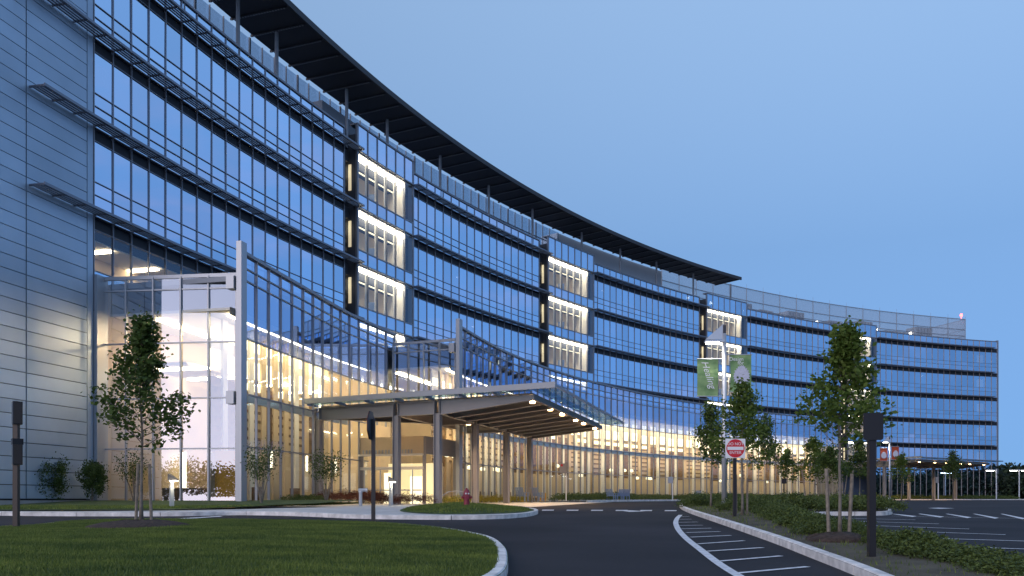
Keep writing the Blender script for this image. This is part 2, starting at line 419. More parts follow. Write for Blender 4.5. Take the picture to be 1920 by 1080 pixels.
def leaves(name, centers, size, mat, parent=None, kind=None, rng=None, flat=0.0, aspect=.6):
    """one mesh of kite-shaped leaves at the given points"""
    rng = rng or np.random.default_rng(3); c = np.asarray(centers, dtype=np.float64); n_ = len(c)
    u = rng.normal(size=(n_, 3)); u[:, 2] *= (1 - flat); u /= np.linalg.norm(u, axis=1)[:, None]
    w = rng.normal(size=(n_, 3)); w -= (w * u).sum(1)[:, None] * u; w /= np.linalg.norm(w, axis=1)[:, None]
    s_ = (size * rng.uniform(.6, 1.25, n_))[:, None]
    v = np.stack([c - u * s_ * .5, c + w * s_ * .5 * aspect, c + u * s_ * .5, c - w * s_ * .5 * aspect], 1).reshape(-1, 3)
    me = bpy.data.meshes.new(name); me.vertices.add(4 * n_); me.vertices.foreach_set('co', v.ravel())
    me.loops.add(4 * n_); me.polygons.add(n_); me.loops.foreach_set('vertex_index', np.arange(4 * n_))
    me.polygons.foreach_set('loop_start', np.arange(0, 4 * n_, 4)); me.polygons.foreach_set('loop_total', np.full(n_, 4))
    me.update(calc_edges=True); me.materials.append(MATS[mat])
    return link(name, me, parent, kind)
_txt = {}
def text_mesh(txt, size, depth, mat, shear=0.0, spacing=1.0):
    cu = bpy.data.curves.new('t', 'FONT'); cu.body = txt; cu.size = size; cu.extrude = depth; cu.shear = shear
    cu.align_x = 'CENTER'; cu.align_y = 'CENTER'; cu.space_character = spacing
    o = bpy.data.objects.new('t', cu); COL.objects.link(o)
    dg = bpy.context.evaluated_depsgraph_get(); me = bpy.data.meshes.new_from_object(o.evaluated_get(dg))
    bpy.data.objects.remove(o); bpy.data.curves.remove(cu); me.materials.clear(); me.materials.append(MATS[mat]); return me
#PART2
# ================================================================== GROUND
ys = [-80, -40, -20, -8] + list(np.arange(0, 60, 1.5)) + list(np.arange(60, 160, 5)) + [160, 190, 240, 320, 450, 700, 1200]
def strips(name, x0, x1, off, mat, y0=-1e9, y1=1e9):
    mb = MB(); yy = [float(y) for y in ys if y0 <= y <= y1]
    for y in yy: mb.v += [(x0, y, zg(y) + off), (x1, y, zg(y) + off)]
    mb.f = [(2 * i, 2 * i + 1, 2 * i + 3, 2 * i + 2) for i in range(len(yy) - 1)]
    return mb.build(name, mat, kind='structure')
strips('ground', -1200, 1200, -.05, 'far_ground')
road = strips('road', -70, 190, 0.0, 'asphalt', -40, 155)

# big lawn in the foreground, with its kerb
lawn_px = [(-260, 1004), (-60, 1002), (0, 999), (60, 995), (140, 986), (300, 983), (500, 984), (700, 989), (820, 999), (890, 1011), (925, 1021), (945, 1037), (952, 1054), (948, 1085)]
lp = [G(*p) for p in lawn_px]
e_ = lp[-1]; lp += [(e_[0] - .25, e_[1] - 1.4), (e_[0] - .9, e_[1] - 3.2), (e_[0] - 2.6, e_[1] - 5.0)]
lawn_path = spline(lp, 5)
lawn_poly = lawn_path + [(-9, 4.5), (-24, 8), (-30, 16)]
def dist_in(x, y, poly):
    m_ = 1e9
    for i in range(len(poly)):
        ax, ay = poly[i]; bx, by = poly[(i + 1) % len(poly)]
        dx, dy = bx - ax, by - ay; L = dx * dx + dy * dy
        t = 0 if L == 0 else max(0, min(1, ((x - ax) * dx + (y - ay) * dy) / L))
        m_ = min(m_, math.hypot(x - ax - t * dx, y - ay - t * dy))
    return m_
def lawn_mound(x, y): return .13 * min(1, dist_in(x, y, lawn_poly) / 7.0) ** .8
lawn = patch('lawn', lawn_poly, .13, 'lawn_soil', lawn_mound, cell=1.1)
kerb('lawn_kerb', lawn_path[::-1])
def poly_in(x, y, poly):
    ins = False; j = len(poly) - 1
    for i in range(len(poly)):
        if (poly[i][1] > y) != (poly[j][1] > y) and x < (poly[j][0] - poly[i][0]) * (y - poly[i][1]) / (poly[j][1] - poly[i][1]) + poly[i][0]: ins = not ins
        j = i
    return ins
def blades(name, poly, off, mound, n_, h, seed, xmin=None, xmax=None, w=.0055):
    """short mown grass: one mesh of thin upright triangles"""
    rng = np.random.default_rng(seed); P_ = np.array(poly); lo, hi = P_.min(0), P_.max(0)
    if xmin is not None: lo[0] = max(lo[0], xmin)
    if xmax is not None: hi[0] = min(hi[0], xmax)
    pts = rng.uniform(lo, hi, (n_ * 3, 2)); x, y = pts[:, 0], pts[:, 1]
    ins = np.zeros(len(x), bool); j = len(P_) - 1
    for i in range(len(P_)):
        c = ((P_[i, 1] > y) != (P_[j, 1] > y)) & (x < (P_[j, 0] - P_[i, 0]) * (y - P_[i, 1]) / (P_[j, 1] - P_[i, 1] + 1e-12) + P_[i, 0]); ins ^= c; j = i
    pts = pts[ins & (np.abs(x / np.maximum(y, 1)) < .66)][:n_]; x, y = pts[:, 0], pts[:, 1]; k = len(x)
    D = np.full(k, 1e9)
    for i in range(len(P_)):
        a, b_ = P_[i], P_[(i + 1) % len(P_)]; d = b_ - a; L = (d ** 2).sum() + 1e-9
        t = np.clip(((pts - a) @ d) / L, 0, 1); D = np.minimum(D, np.hypot(*(pts - a - t[:, None] * d).T))
    keep = D > .15; x, y, D = x[keep], y[keep], D[keep]; k = len(x)
    z = -0.12 - 1.4 * np.exp(-np.maximum(y, 0) / 30) + off + mound(D)
    a = rng.uniform(0, 2 * np.pi, k); ww = w * (1 + y / 14.0); hh = h * rng.uniform(.5, 1.3, k)
    lean = rng.normal(0, .4, (k, 2)) * hh[:, None]
    v = np.empty((k, 3, 3)); v[:, 0] = np.c_[x - np.cos(a) * ww, y - np.sin(a) * ww, z - .02]; v[:, 1] = np.c_[x + np.cos(a) * ww, y + np.sin(a) * ww, z - .02]
    v[:, 2] = np.c_[x + lean[:, 0], y + lean[:, 1], z + hh]
    me = bpy.data.meshes.new(name); me.vertices.add(3 * k); me.vertices.foreach_set('co', v.ravel())
    me.loops.add(3 * k); me.polygons.add(k); me.loops.foreach_set('vertex_index', np.arange(3 * k))
    me.polygons.foreach_set('loop_start', np.arange(0, 3 * k, 3)); me.polygons.foreach_set('loop_total', np.full(k, 3))
    me.update(calc_edges=True); me.materials.append(MATS['grass_blade'])
    return link(name, me, None, 'stuff')
g1 = blades('grass', lawn_poly, .13, lambda D: .13 * np.minimum(1, D / 7.0) ** .8, 260000, .048, 5, -18)
tag(g1, 'short mown grass of the broad foreground lawn', 'grass')

# strip of lawn, pavement and kerb on the building side
kb_px = [(-260, 965), (0, 967), (150, 968), (330, 968), (450, 966), (560, 968), (650, 972), (745, 974), (860, 974.5), (940, 973), (985, 969.5), (1003, 966), (1009, 962.5), (1000, 959), (965, 955), (900, 951.5), (830, 950.3)]
kb = spline([G(*p) for p in kb_px], 5)
kerb('pavement_kerb', kb)
pave_poly = kb + [A(800, 47.5), A(690, 45), A(640, 41), A(590, 38.6), A(520, 37.4), A(470, 35.8), A(400, 34.6), A(330, 33.6), A(150, 32.5), A(-100, 32.8), (-30, 33.5)]
patch('pavement', pave_poly, .135, 'concrete', cell=1.2)
plaza = [A(690, 45), A(800, 47.2), A(860, 48.2), A(930, 44.5), A(1003, 45.5), A(1080, 55), A(1150, 72), A(1010, 72), A(860, 62), (-9.2, 62), (-12.5, 53), (-13, 47)]
patch('plaza', plaza, .02, 'concrete', cell=1.5)
side_lawn = [(-30, 33.5), A(-100, 32.9), A(150, 32.7), A(330, 33.9), A(400, 34.9), A(470, 36.2), A(520, 37.8), A(590, 39.0), A(640, 41.4), A(690, 45.4), (-12.9, 47), (-13.4, 42.5), (-21.6, 43.7), (-25, 32)]
patch('side_lawn', side_lawn, .17, 'lawn_soil', lambda x, y: .22 * max(0, min(1, (y - 34) / 8)), cell=1.2)
g2 = blades('grass', side_lawn, .17, lambda D: D * 0 + .06, 30000, .06, 6)
tag(g2, 'narrow strip of grass along the foot of the metal wall and glass front', 'grass')
isl = [G(752, 966), G(800, 971), G(870, 972), G(940, 970.5), G(985, 967.5), G(1002, 963.5), G(985, 958.5), G(930, 954.5), G(870, 952), G(800, 953), G(760, 959)]
isl = spline(isl, 4, True)
patch('grass_island', isl, .15, 'lawn_soil', lambda x, y: .16 * min(1, dist_in(x, y, isl) / 2.0), cell=.9)
g3 = blades('grass', isl, .15, lambda D: .16 * np.minimum(1, D / 2.0), 16000, .06, 8)
tag(g3, 'grass on the small oval island around the fire hydrant', 'grass')

# drop-off pavement and bed along the long glass wall, then the far right verge
def arcpts(th0, th1, R0, R1=None, n=24):
    R1 = R1 or R0
    return [P(th0 + (th1 - th0) * i / n, R0 + (R1 - R0) * i / n) for i in range(n + 1)]
fk = arcpts(152.5, 108, 144.2, 146.5, 60)
kerb('drop_off_kerb', fk[::-1], seg=4.0)
patch('drop_off_pavement', fk + arcpts(107, 152.5, 151.2, 149.6, 60), .15, 'concrete', cell=2.5)

# planted island on the right with its long kerb
rk_px = [(1330, 943.5), (1296, 944.8), (1279, 947.5), (1274, 951), (1281, 957), (1300, 965), (1340, 979), (1400, 1000), (1460, 1022), (1520, 1046), (1580, 1070), (1650, 1101)]
rk = [G(*p) for p in rk_px]
e_ = rk[-1]; rk += [(e_[0] - .36, e_[1] - 2.3), (e_[0] - .80, e_[1] - 4.8)]
rk = spline(rk, 6)
bed_right = [(6.6, 5.0), (6.6, 7.6), (6.75, 9.8), (6.9, 12.2), (7.15, 15.2), (7.7, 19.8), (8.9, 26), (10.2, 31), (12.1, 38), A(1480, 46), A(1480, 56), A(1400, 63)]
bed = rk[::-1] + bed_right[::-1][0:0] + []
bed_poly = rk + bed_right
kerb('bed_kerb', rk)
def bed_mound(x, y): return .05 * min(1, dist_in(x, y, bed_poly) / 1.2)
patch('planting_bed', bed_poly, .13, 'soil', bed_mound, cell=.8)
g4 = blades('weeds', bed_poly, .13, lambda D: .05 * np.minimum(1, D / 1.2), 9000, .07, 9)
tag(g4, 'sparse weeds and grass in the bare soil of the planting bed', 'weeds')
# second island in the car park
pi = [G(1478, 966.5), G(1560, 967), G(1640, 967), G(1668, 965.5), G(1672, 962), G(1650, 956), G(1560, 952), G(1480, 950), G(1440, 954)]
pi = spline(pi, 4, True)
kerb('island_kerb', pi[::-1] if False else pi, True)
patch('car_park_island', pi, .14, 'mulch', cell=1.0)

# ---- painted markings (flat sheets on the road)
mk = bpy.data.objects.new('road_markings', None); COL.objects.link(mk); mk['kind'] = 'structure'
def line_px(a, b_, w=.10, name='painted_line'):
    a, b_ = Vector(G(*a)), Vector(G(*b_)); d = (b_ - a).normalized(); nn = Vector((-d.y, d.x)) * w / 2
    return patch(name, [tuple(a + nn), tuple(a - nn), tuple(b_ - nn), tuple(b_ + nn)], .012, 'white_paint', cell=1.5, parent=mk)
z6 = lambda x, y: (1500 + x / 4.571, 930 + y / 4.571)
for a, b_ in [((60, 186), (990, 207)), ((345, 215), (1190, 242)), ((420, 250), (1450, 286)), ((760, 300), (1760, 335)), ((1000, 362), (2300, 402)), ((1300, 437), (2300, 472)), ((1560, 516), (2300, 562))]:
    line_px(z6(*a), z6(*b_), .11)
for i in range(6):
    x = 775 + i * 235
    mark('crossing_bar', [z6(x, 155), z6(x + 25, 154 + i * .4), z6(x + 225, 175 + i * 5), z6(x + 190, 182 + i * 5), z6(x + 40, 168 + i * 5)][:4], mk, .012)
line_px((1672, 968), (1930, 973), .08)
cl = [(1276, 966), (1270, 972), (1267, 980), (1270, 990), (1277, 1000), (1290, 1013), (1313, 1031), (1347, 1057), (1390, 1084), (1440, 1112)]
pc = [Vector(q) for q in spline([G(*p) for p in cl], 4)]
lft, rgt = [], []
for i, q in enumerate(pc):
    d = (pc[min(i + 1, len(pc) - 1)] - pc[max(i - 1, 0)]).normalized(); nn = Vector((-d.y, d.x)) * .075
    lft.append(tuple(q + nn)); rgt.append(tuple(q - nn))
patch('painted_line', lft + rgt[::-1], .012, 'white_paint', cell=3, parent=mk)
z2 = lambda x, y: (1280 + x / 3, 720 + y / 3)
for a, b_ in [((-18, 748), (35, 747)), ((-28, 763), (50, 762)), ((-30, 780), (85, 778)), ((-22, 798), (112, 796)), ((-8, 817), (160, 813)), ((20, 838), (210, 832)), ((45, 864), (270, 854)), ((85, 902), (345, 884)), ((135, 944), (450, 923)), ((205, 1000), (555, 970)), ((300, 1068), (705, 1031)), ((440, 1150), (900, 1105))]:
    line_px(z2(*a), z2(*b_), .11)
for i in range(8):
    x = 925 + i * 46; y = 956.6 + i * .18
    mark('crossing_bar', [(x, y - .9), (x + 22, y - .9), (x + 21, y + .9), (x - 1, y + .9)], mk, .012)
for pts in ([(1165, 958), (1180, 957.3), (1210, 959), (1180, 960.2)], [(1740, 953), (1760, 952.3), (1790, 953.4), (1762, 954.4)], [(555, 976.5), (600, 976), (658, 977.6), (600, 978.6), (590, 977.6)], [(741, 994.5), (752, 988), (776, 988), (766, 994.5)]):
    mark('painted_arrow', pts, mk, .012)
for i in range(5):
    mark('crossing_bar', [(296 + i * 20, 974.5 - i * 1.1), (330 + i * 20, 973.0 - i * 1.1), (338 + i * 20, 973.6 - i * 1.1), (303 + i * 20, 975.3 - i * 1.1)], mk, .012)
mark('painted_line', [(90, 984.5), (225, 976.5), (228, 977.6), (95, 986)], mk, .012)
mark('painted_line', [(300, 977), (410, 967.8), (418, 968.2), (312, 977.4)], mk, .012)

# ================================================================== THE GLASS BUILDING
B = thing('glass_building', 'long curved blue glass building with dark roof trellis and brightly lit bays', 'building', (*P(150, 160), -.4))
BI = B.matrix_world.inverted() if False else Matrix.Translation(-Vector((*P(150, 160), -.4)))
def part(mb, name, mat, parent=B, smooth=False, kind=None):
    """a part given in world coordinates, parented below the building"""
    me = mb.mesh(name, mat, smooth); o = link(name, me, parent, kind)
    o.matrix_parent_inverse = BI.copy() if parent is B else BI @ Matrix.Identity(4)
    if parent is not B: o.matrix_parent_inverse = Matrix.Identity(4)
    return o
def inst(me, name, loc, rz, tilt=(0, 0), parent=B):
    o = link(name, me, parent); o.location = loc; o.rotation_euler = (tilt[0], tilt[1], rz)
    o.matrix_parent_inverse = BI.copy() if parent is B else Matrix.Identity(4)
    return o
DT = .5
NM = 120
TH = [166 - DT * i for i in range(NM + 1)]
WM = 2 * RF * math.sin(rad(DT / 2))
def pane_mesh(w, h, mat): return MB().add([(-w / 2, 0, 0), (w / 2, 0, 0), (w / 2, 0, h), (-w / 2, 0, h)], [(0, 1, 2, 3)]).mesh('pane', mat)
# storey split below each sunshade level (fractions of the storey)
ROWS = [(-.61, -.150, 'v'), (-.756, -.61, 's'), (-1.0, -.756, 's')]
bays_px = [(641, 663, 765), (1010, 1029, 1112), (1309, 1326, 1394), (1577, 1591, 1640)]
def near_mod(px): return min(range(NM + 1), key=lambda i: abs(TH[i] - th_of(px, RF)))
bays = []
for a, b_, c in bays_px:
    i0, i1 = near_mod(a), near_mod(c); bays.append((i0, max(i0 + 1, near_mod(b_)), i1))
def in_bay(i): return any(a <= i < c for a, b_, c in bays)
I_POD_END = near_mod(1560)
pm_v = {r_: pane_mesh(WM - .06, (r_[1] - r_[0]) * FL - .05, 'glass_main') for r_ in ROWS}
pm_clear = pane_mesh(WM - .06, (ROWS[0][1] - ROWS[0][0]) * FL - .05, 'glass_bay')
pm_par = pane_mesh(WM - .06, ZPAR - LV[5] - .1, 'glass_main')
pm_gf = pane_mesh(WM - .06, LV[0] + .1, 'glass_main')
field = MB()
rnd = random.Random(4)
def put_pane(me, i, z, single, r_in=0.0):
    th = TH[i] - DT / 2; x, y = P(th, RF * math.cos(rad(DT / 2)) - r_in)
    tl = (rnd.gauss(0, .0022), rnd.gauss(0, .001)); rz = rad(th - 90) + rnd.gauss(0, .003)
    if single: inst(me, 'pane', (x, y, z), rz, tl)
    else:
        M = Matrix.Translation((x, y, z)) @ Matrix.Rotation(rz, 4, 'Z') @ Matrix.Rotation(tl[0], 4, 'X')
        field.add([M @ v.co for v in me.vertices], [tuple(p.vertices) for p in me.polygons])
for i in range(NM):
    if in_bay(i): continue
    put_pane(pm_par, i, LV[5] + .08, i < 9)
    for k in range(6):
        if i < I_POD_END and k < 2: continue
        if k == 0:
            put_pane(pm_gf, i, -.3, False); continue
        for r_ in ROWS: put_pane(pm_clear if (i < 12 and k == 2 and r_[2] == 'v') else pm_v[r_], i, LV[k] + r_[0] * FL + .025, i < 9 or (i < 12 and k == 2))
part(field, 'pane_field', 'glass_main', kind='stuff')
# mullions
mul_me = MB().box((0, 0, ZPAR / 2 + 4.75), (.06, .12, ZPAR - 9.5)).mesh('mullion', 'mullion')
mul_w = MB().box((0, 0, ZPAR / 2), (.07, .12, ZPAR + .3)).mesh('mullion', 'mullion_warm')
for i in range(NM + 1):
    if any(a < i < c for a, b_, c in bays): continue
    x, y = P(TH[i], RF)
    inst(mul_me if i < 60 and i < I_POD_END else mul_w, 'mullion', (x, y, 0 if i < I_POD_END else -.15), rad(TH[i] - 90))
runs = []; s0 = 0
for a, b_, c in bays: runs.append((s0, a)); s0 = c
runs.append((s0, NM))
# horizontal framing, dark bands and sunshades, run by run
for ri, (a, c) in enumerate(runs):
    t0, t1 = TH[a], TH[c]
    for k in range(6):
        if ri < 4 and k < 2 and c <= I_POD_END: continue
        mb = MB()
        mb.arc(t0, t1, RF + .03, RF + .5, LV[k] - .150 * FL, LV[k] - .035 * FL)
        part(mb, 'dark_band', 'dark_band')
        if k:
            mb = MB()
            for fr, d in ((-.61, .035), (-.756, .035), (0.0, .06), (-.150, .035)):
                mb.arc(t0, t1, RF - .06, RF + .10, LV[k] + fr * FL - d / 2, LV[k] + fr * FL + d / 2)
            part(mb, 'transom', 'mullion')
        # sunshade: front rail, brackets and blades
        if k == 0: continue
        ta = th_of(52, RF) if (ri == 0 and k >= 2) else t0 - .02
        tb = t1 - (.55 if ri < 4 else -.0)
        if ri == 4: tb = t1 + .5
        mb = MB(); zz = LV[k]
        mb.arc(ta, tb, RF - .92, RF - .86, zz, zz + .13)
        nb = int((ta - tb) / DT) + 1
        for j in range(nb + 1):
            t = max(tb, min(ta, TH[a] - (j - (int((ta - t0) / DT) if ta > t0 else 0)) * DT))
            x, y = P(t, RF - .45); M = Matrix.Translation((x, y, zz + .05)) @ Matrix.Rotation(rad(t - 90), 4, 'Z')
            mb.box((0, 0, 0), (.05, .84, .10), M)
        s = part(mb, 'sunshade', 'louver_metal')
        for q in range(4):
            mb = MB().arc(ta, tb, RF - .78 + q * .18, RF - .68 + q * .18, zz + .03, zz + .08)
            o = mb.build('blade', 'louver_metal', s)
    mb = MB().arc(t0, t1, RF - .10, RF + .5, ZPAR, ZPAR + .14)
    part(mb, 'parapet_cap', 'mullion')
# storeys behind the glass: slabs, ceilings, dark rear wall
for k in range(1, 7):
    mb = MB()
    mb.arc(166, 106.05, RF + .52, RF + 9, LV[k - 1] - .2 * FL if k < 7 else 0, LV[k - 1] - .02)
    part(mb, 'floor_slab', 'inner_dark')
mb = MB().arc(166, 106.05, RF + 3.2, RF + 3.4, -.3, LV[5])
part(mb, 'rear_wall', 'blind_blue')
mb = MB().arc(166, 106.05, RF + .5, RF + 18, ZPAR - 1.0, ZPAR - .7)
part(mb, 'roof_slab', 'mech_grey')
mb = MB()
for rr in (160.45,):
    x0, y0 = P(106.0, RF - .1); x1, y1 = P(106.0, RF + 18)
    mb.bar((x0, y0, ZPAR / 2), (x1, y1, ZPAR / 2), .3, ZPAR + .6)
part(mb, 'end_wall', 'mullion')
# roller blinds drawn to different heights behind the glass
rb = random.Random(9)
for i in range(0, NM):
    if in_bay(i) or rb.random() < .45: continue
    for k in range(2, 6):
        if rb.random() < .45: continue
        th = TH[i] - DT / 2; x, y = P(th, RF + .55); h = rb.choice((.6, .9, 1.3, 1.85))
        if not (i < 12 and k == 2):
            MBb = MB().box((0, 0, 0), (WM * .9, .02, h), Matrix.Translation((x, y, LV[k] - .2 * FL - h / 2)) @ Matrix.Rotation(rad(th - 90), 4, 'Z'))
            part(MBb, 'roller_blind', 'blind_blue')

# lit storey at the left end, behind the clear glass above the lobby roof
def lamp_strip(parent, th0, th1, R0, R1, z, mat, name='ceiling_light', h=.05):
    return part(MB().arc(th0, th1, R0, R1, z, z + h), name, mat)
zc = LV[2] - .2 * FL - .05
part(MB().arc(165.9, 160.0, RF + .6, RF + 3.1, zc - .05, zc), 'ceiling', 'inner_white')
for t in (165.2, 163.9, 162.6, 161.3): lamp_strip(B, t, t - .12, RF + .9, RF + 2.8, zc - .14, 'light_warm')
part(MB().arc(165.9, 160.0, RF + 2.9, RF + 3.15, LV[1], zc), 'inner_wall', 'inner_beige')
# a few ceiling spots left on behind the upper windows
rs = random.Random(21)
for _ in range(26):
    i = rs.randrange(30, NM - 2); k = rs.choice((2, 3, 3, 4, 5))
    if in_bay(i): continue
    x, y = P(TH[i] - .25, RF + 1.6)
    part(MB().box((x, y, LV[k] - .22 * FL), (.22, .22, .06)), 'ceiling_spot', 'light_white')
# warm cells in the last module of the front
for k in (1, 2, 3, 4, 5):
    x, y = P(TH[NM - 2], RF + 1.2)
    part(MB().box((x, y, LV[k] - .40 * FL), (1.2, .1, 1.5), Matrix.Identity(4)), 'lit_panel', 'light_dim')

# ---- lit bays: recessed slot, projecting glass box, lit rooms
for bi, (a, b_, c) in enumerate(bays):
    t0, ts, t1 = TH[a], TH[b_], TH[c]; RB = RF - .38; zt = ZPAR + .75
    kmin = 2 if bi < 3 else 1
    zb = LV[kmin - 1] if bi < 3 else LV[0]
    mb = MB().arc(t0, ts, RF + 2.6, RF + 2.8, zb, ZPAR); part(mb, 'slot_wall', 'slot_grey')
    mb = MB()
    for t, r0, r1 in ((t0, RF, RF + 2.7),):
        mb.arc(t + .02, t - .08, r0, r1, zb, ZPAR)
    part(mb, 'slot_side', 'dark_band')
    part(MB().arc(ts + .05, ts - .02, RB - .04, RB + .14, zb, zt + .05), 'corner_post', 'mullion')
    part(MB().arc(t1 + .05, t1 - .03, RB - .04, RF + .1, zb, zt), 'corner_post', 'mullion')
    nmod = c - b_
    for j in range(nmod):
        th = ts - (ts - t1) * (j + .5) / nmod; w = 2 * RB * math.sin(rad((ts - t1) / nmod / 2))
        x, y = P(th, RB)
        for k in range(kmin, 6):
            inst(pane_mesh(w - .04, .72 * FL, 'glass_bay'), 'bay_pane', (x, y, LV[k] - .74 * FL), rad(th - 90), (rnd.gauss(0, .002), 0))
            inst(pane_mesh(w - .04, .22 * FL, 'glass_main'), 'bay_pane', (x, y, LV[k] - .98 * FL), rad(th - 90), (rnd.gauss(0, .002), 0))
        inst(pane_mesh(w - .04, zt - LV[5] - .1, 'glass_main'), 'bay_pane', (x, y, LV[5] + .06), rad(th - 90))
        if j:
            tj = ts - (ts - t1) * j / nmod; x, y = P(tj, RB)
            mb = MB().box((0, 0, (zb + zt) / 2), (.06, .14, zt - zb), Matrix.Translation((x, y, 0)) @ Matrix.Rotation(rad(tj - 90), 4, 'Z')); part(mb, 'bay_mullion', 'mullion')
            for k in range(kmin, 6):
                if j < nmod - 0: part(MB().box((0, .16, LV[k] - .45 * FL), (.13, .14, .62 * FL), Matrix.Translation((x, y, 0)) @ Matrix.Rotation(rad(tj - 90), 4, 'Z')), 'bay_frame', 'inner_white')
    part(MB().arc(ts + .04, ts - .01, RB + .16, RF + 2.6, zb, ZPAR), 'slot_side', 'slot_grey')
    for k in range(kmin, 6):
        part(MB().arc(ts, t1, RB - .12, RF, LV[k] - .04, LV[k] + .07), 'bay_rail', 'mullion')
        part(MB().arc(ts, t1, RB - .05, RB + .05, LV[k] - .76 * FL, LV[k] - .74 * FL), 'bay_transom', 'mullion')
        part(MB().arc(ts, t1, RB + .08, RF + 3.1, LV[k] - 1.0 * FL, LV[k] - .76 * FL), 'bay_floor', 'inner_floor')
        part(MB().arc(ts, t1, RB + .10, RF + 3.1, LV[k] - .12, LV[k] - .04), 'bay_ceiling', 'inner_white')
        part(MB().arc(ts - .1, t1 + .45, RB + .25, RB + 1.16, LV[k] - .22, LV[k] - .14), 'ceiling_light', 'light_bay')
        part(MB().arc(ts - .1, t1 + .45, RB + 1.12, RB + 1.18, LV[k] - 1.0, LV[k] - .14), 'light_valance', 'light_cell')
        part(MB().arc(ts, t1 + .42, RF + 1.5, RF + 1.65, LV[k] - .76 * FL, LV[k] - .12), 'bay_wall', 'inner_beige')
        part(MB().arc(t1 + .45, t1 + .38, RB + .15, RF + 1.6, LV[k] - .76 * FL, LV[k] - .12), 'bay_wall', 'inner_white')
        # furniture: seat back and a plant at the window
        tm = (ts + t1) / 2; x, y = P(tm + .3, RB + .9)
        part(MB().box((x, y, LV[k] - .63 * FL), (.7, .6, .9)), 'seat', 'chair_paint')
        # lamp in the slot beside the bay
        x, y = P(t0 - .30, RF + .7)
        part(MB().box((x, y, LV[k] - .36 * FL), (.16, .16, .9)), 'slot_light', 'light_white')
        part(MB().arc(t0 - .12, ts + .12, RF + .25, RF + 2.5, LV[k] - .95, LV[k] - .1), 'slot_beam', 'steel_dark')
        x, y = P((t0 + ts) / 2 - .05, RF + 2.0)
        part(MB().arc(ts + .062, ts + .045, RF + .16, RF + .42, LV[k] - .70 * FL, LV[k] - .24 * FL), 'slot_window', 'light_dim')
        for q in range(4): part(MB().arc(ts + .07, ts + .05, RF + .78, RF + .90, LV[k] - (.25 + .15 * q) * FL - .2, LV[k] - (.25 + .15 * q) * FL), 'slot_light', 'light_white')
    part(MB().arc(ts + .05, t1 - .02, RB - .08, RF + .3, zt, zt + .12), 'parapet_cap', 'mullion')

# ---- metal panel wall at the left end
PH = .6376
WEND = 168.25
backing = part(MB().arc(WEND, 166.06, RF + .06, RF + .5, -.75, 36.0), 'metal_wall', 'panel_gap')
part(MB().arc(WEND, 166.02, RF - .06, RF + .04, -.8, -.05), 'plinth', 'plinth')
tj = th_of(48, RF); t_end = 166.02
for j in range(54):
    z0 = .03 + j * PH
    for t0, t1 in ((WEND, tj + .012), (tj - .012, t_end + .16)):
        mb = MB().arc(t0, t1, RF - .035, RF + .05, z0, z0 + PH - .035, step=1.0)
        o = mb.build('panel', 'panel_metal', backing)
part(MB().arc(166.0, 165.72, RF - .22, RF + .25, -.7, 11.35), 'corner_post', 'aluminium')
part(MB().arc(t_end + .14, t_end, RF - .03, RF + .05, 0, 36), 'corner_trim', 'panel_metal')

x0, y0 = P(WEND + .02, RF - .03); x1, y1 = P(WEND + .02, RF + 18)
part(MB().bar((x0, y0, 17.6), (x1, y1, 17.6), .12, 36.6), 'end_wall', 'panel_metal')
# ---- roof trellis on posts
TZ = 32.4; TR0, TR1 = 157.4, 162.1; tt0, tt1 = 172.0, 129.6
tre = part(MB().arc(tt0, tt1, TR0 - .08, TR0 + .10, TZ - .12, TZ + .30), 'roof_trellis', 'trellis_dark')
for q in range(20):
    r_ = TR0 + .3 + q * (TR1 - TR0 - .4) / 20
    MB().arc(tt0, tt1, r_, r_ + .21, TZ + .06, TZ + .14, step=1).build('trellis_slat', 'trellis_dark', tre)
MB().arc(tt0, tt1, TR0, TR1, TZ + .24, TZ + .28, step=1).build('trellis_deck', 'trellis_dark', tre)
tr_step = .78
for j in range(int((tt0 - tt1) / tr_step) + 1):
    t = tt1 + .03 + j * tr_step; x0, y0 = P(t, TR0); x1, y1 = P(t, TR1)
    rib = MB().bar((x0, y0, TZ + .02), (x1, y1, TZ + .02), .10, .14).build('trellis_rib', 'trellis_dark', tre)
    mb = MB()
    for q in range(20):
        xx, yy = P(t, TR0 + .3 + (q + .8) * (TR1 - TR0 - .4) / 20); mb.box((xx, yy, TZ - .055), (.10, .12, .02))
    mb.build('rib_clip', 'trellis_dot', rib, kind='stuff')
for px in (521, 652, 728, 827, 918, 1000, 1092, 1164, 1232, 1301, 1371):
    t = th_of(px, RF); x, y = P(t, RF + .1)
    part(MB().tube([(x, y, ZPAR - .6), (x, y, TZ)], .13, 10), 'trellis_post', 'mech_grey')
for t in np.arange(171, 161, -1.9):
    x, y = P(t, RF + .1); part(MB().tube([(x, y, ZPAR - .6), (x, y, TZ)], .13, 10), 'trellis_post', 'mech_grey')

# ---- rooftop screens and plant
t_pw0, t_pw1 = th_of(1040, 163), th_of(1236, 163)
gs = part(MB().arc(172, t_pw0, 162.4, 162.42, ZPAR - .6, TZ + .02), 'roof_screen', 'glass_screen')
for j in range(int((172 - t_pw0) / .5)):
    t = 172 - j * .5; x, y = P(t, 162.3)
    MB().box((0, 0, 0), (.05 if j % 4 else .16, .1, TZ - ZPAR + .6), Matrix.Translation((x, y, (TZ + ZPAR - .6) / 2)) @ Matrix.Rotation(rad(t - 90), 4, 'Z')).build('screen_mullion', 'mech_grey', gs)
for z in (ZPAR + .5, ZPAR + 1.55):
    MB().arc(172, t_pw0, 162.2, 162.3, z, z + .10).build('screen_rail', 'mech_grey', gs)
part(MB().arc(t_pw0, t_pw1, 162.6, 165, ZPAR - .6, TZ + .05), 'penthouse_wall', 'pent_grey')
x_, y_ = P(th_of(625, 161.6), 161.6)
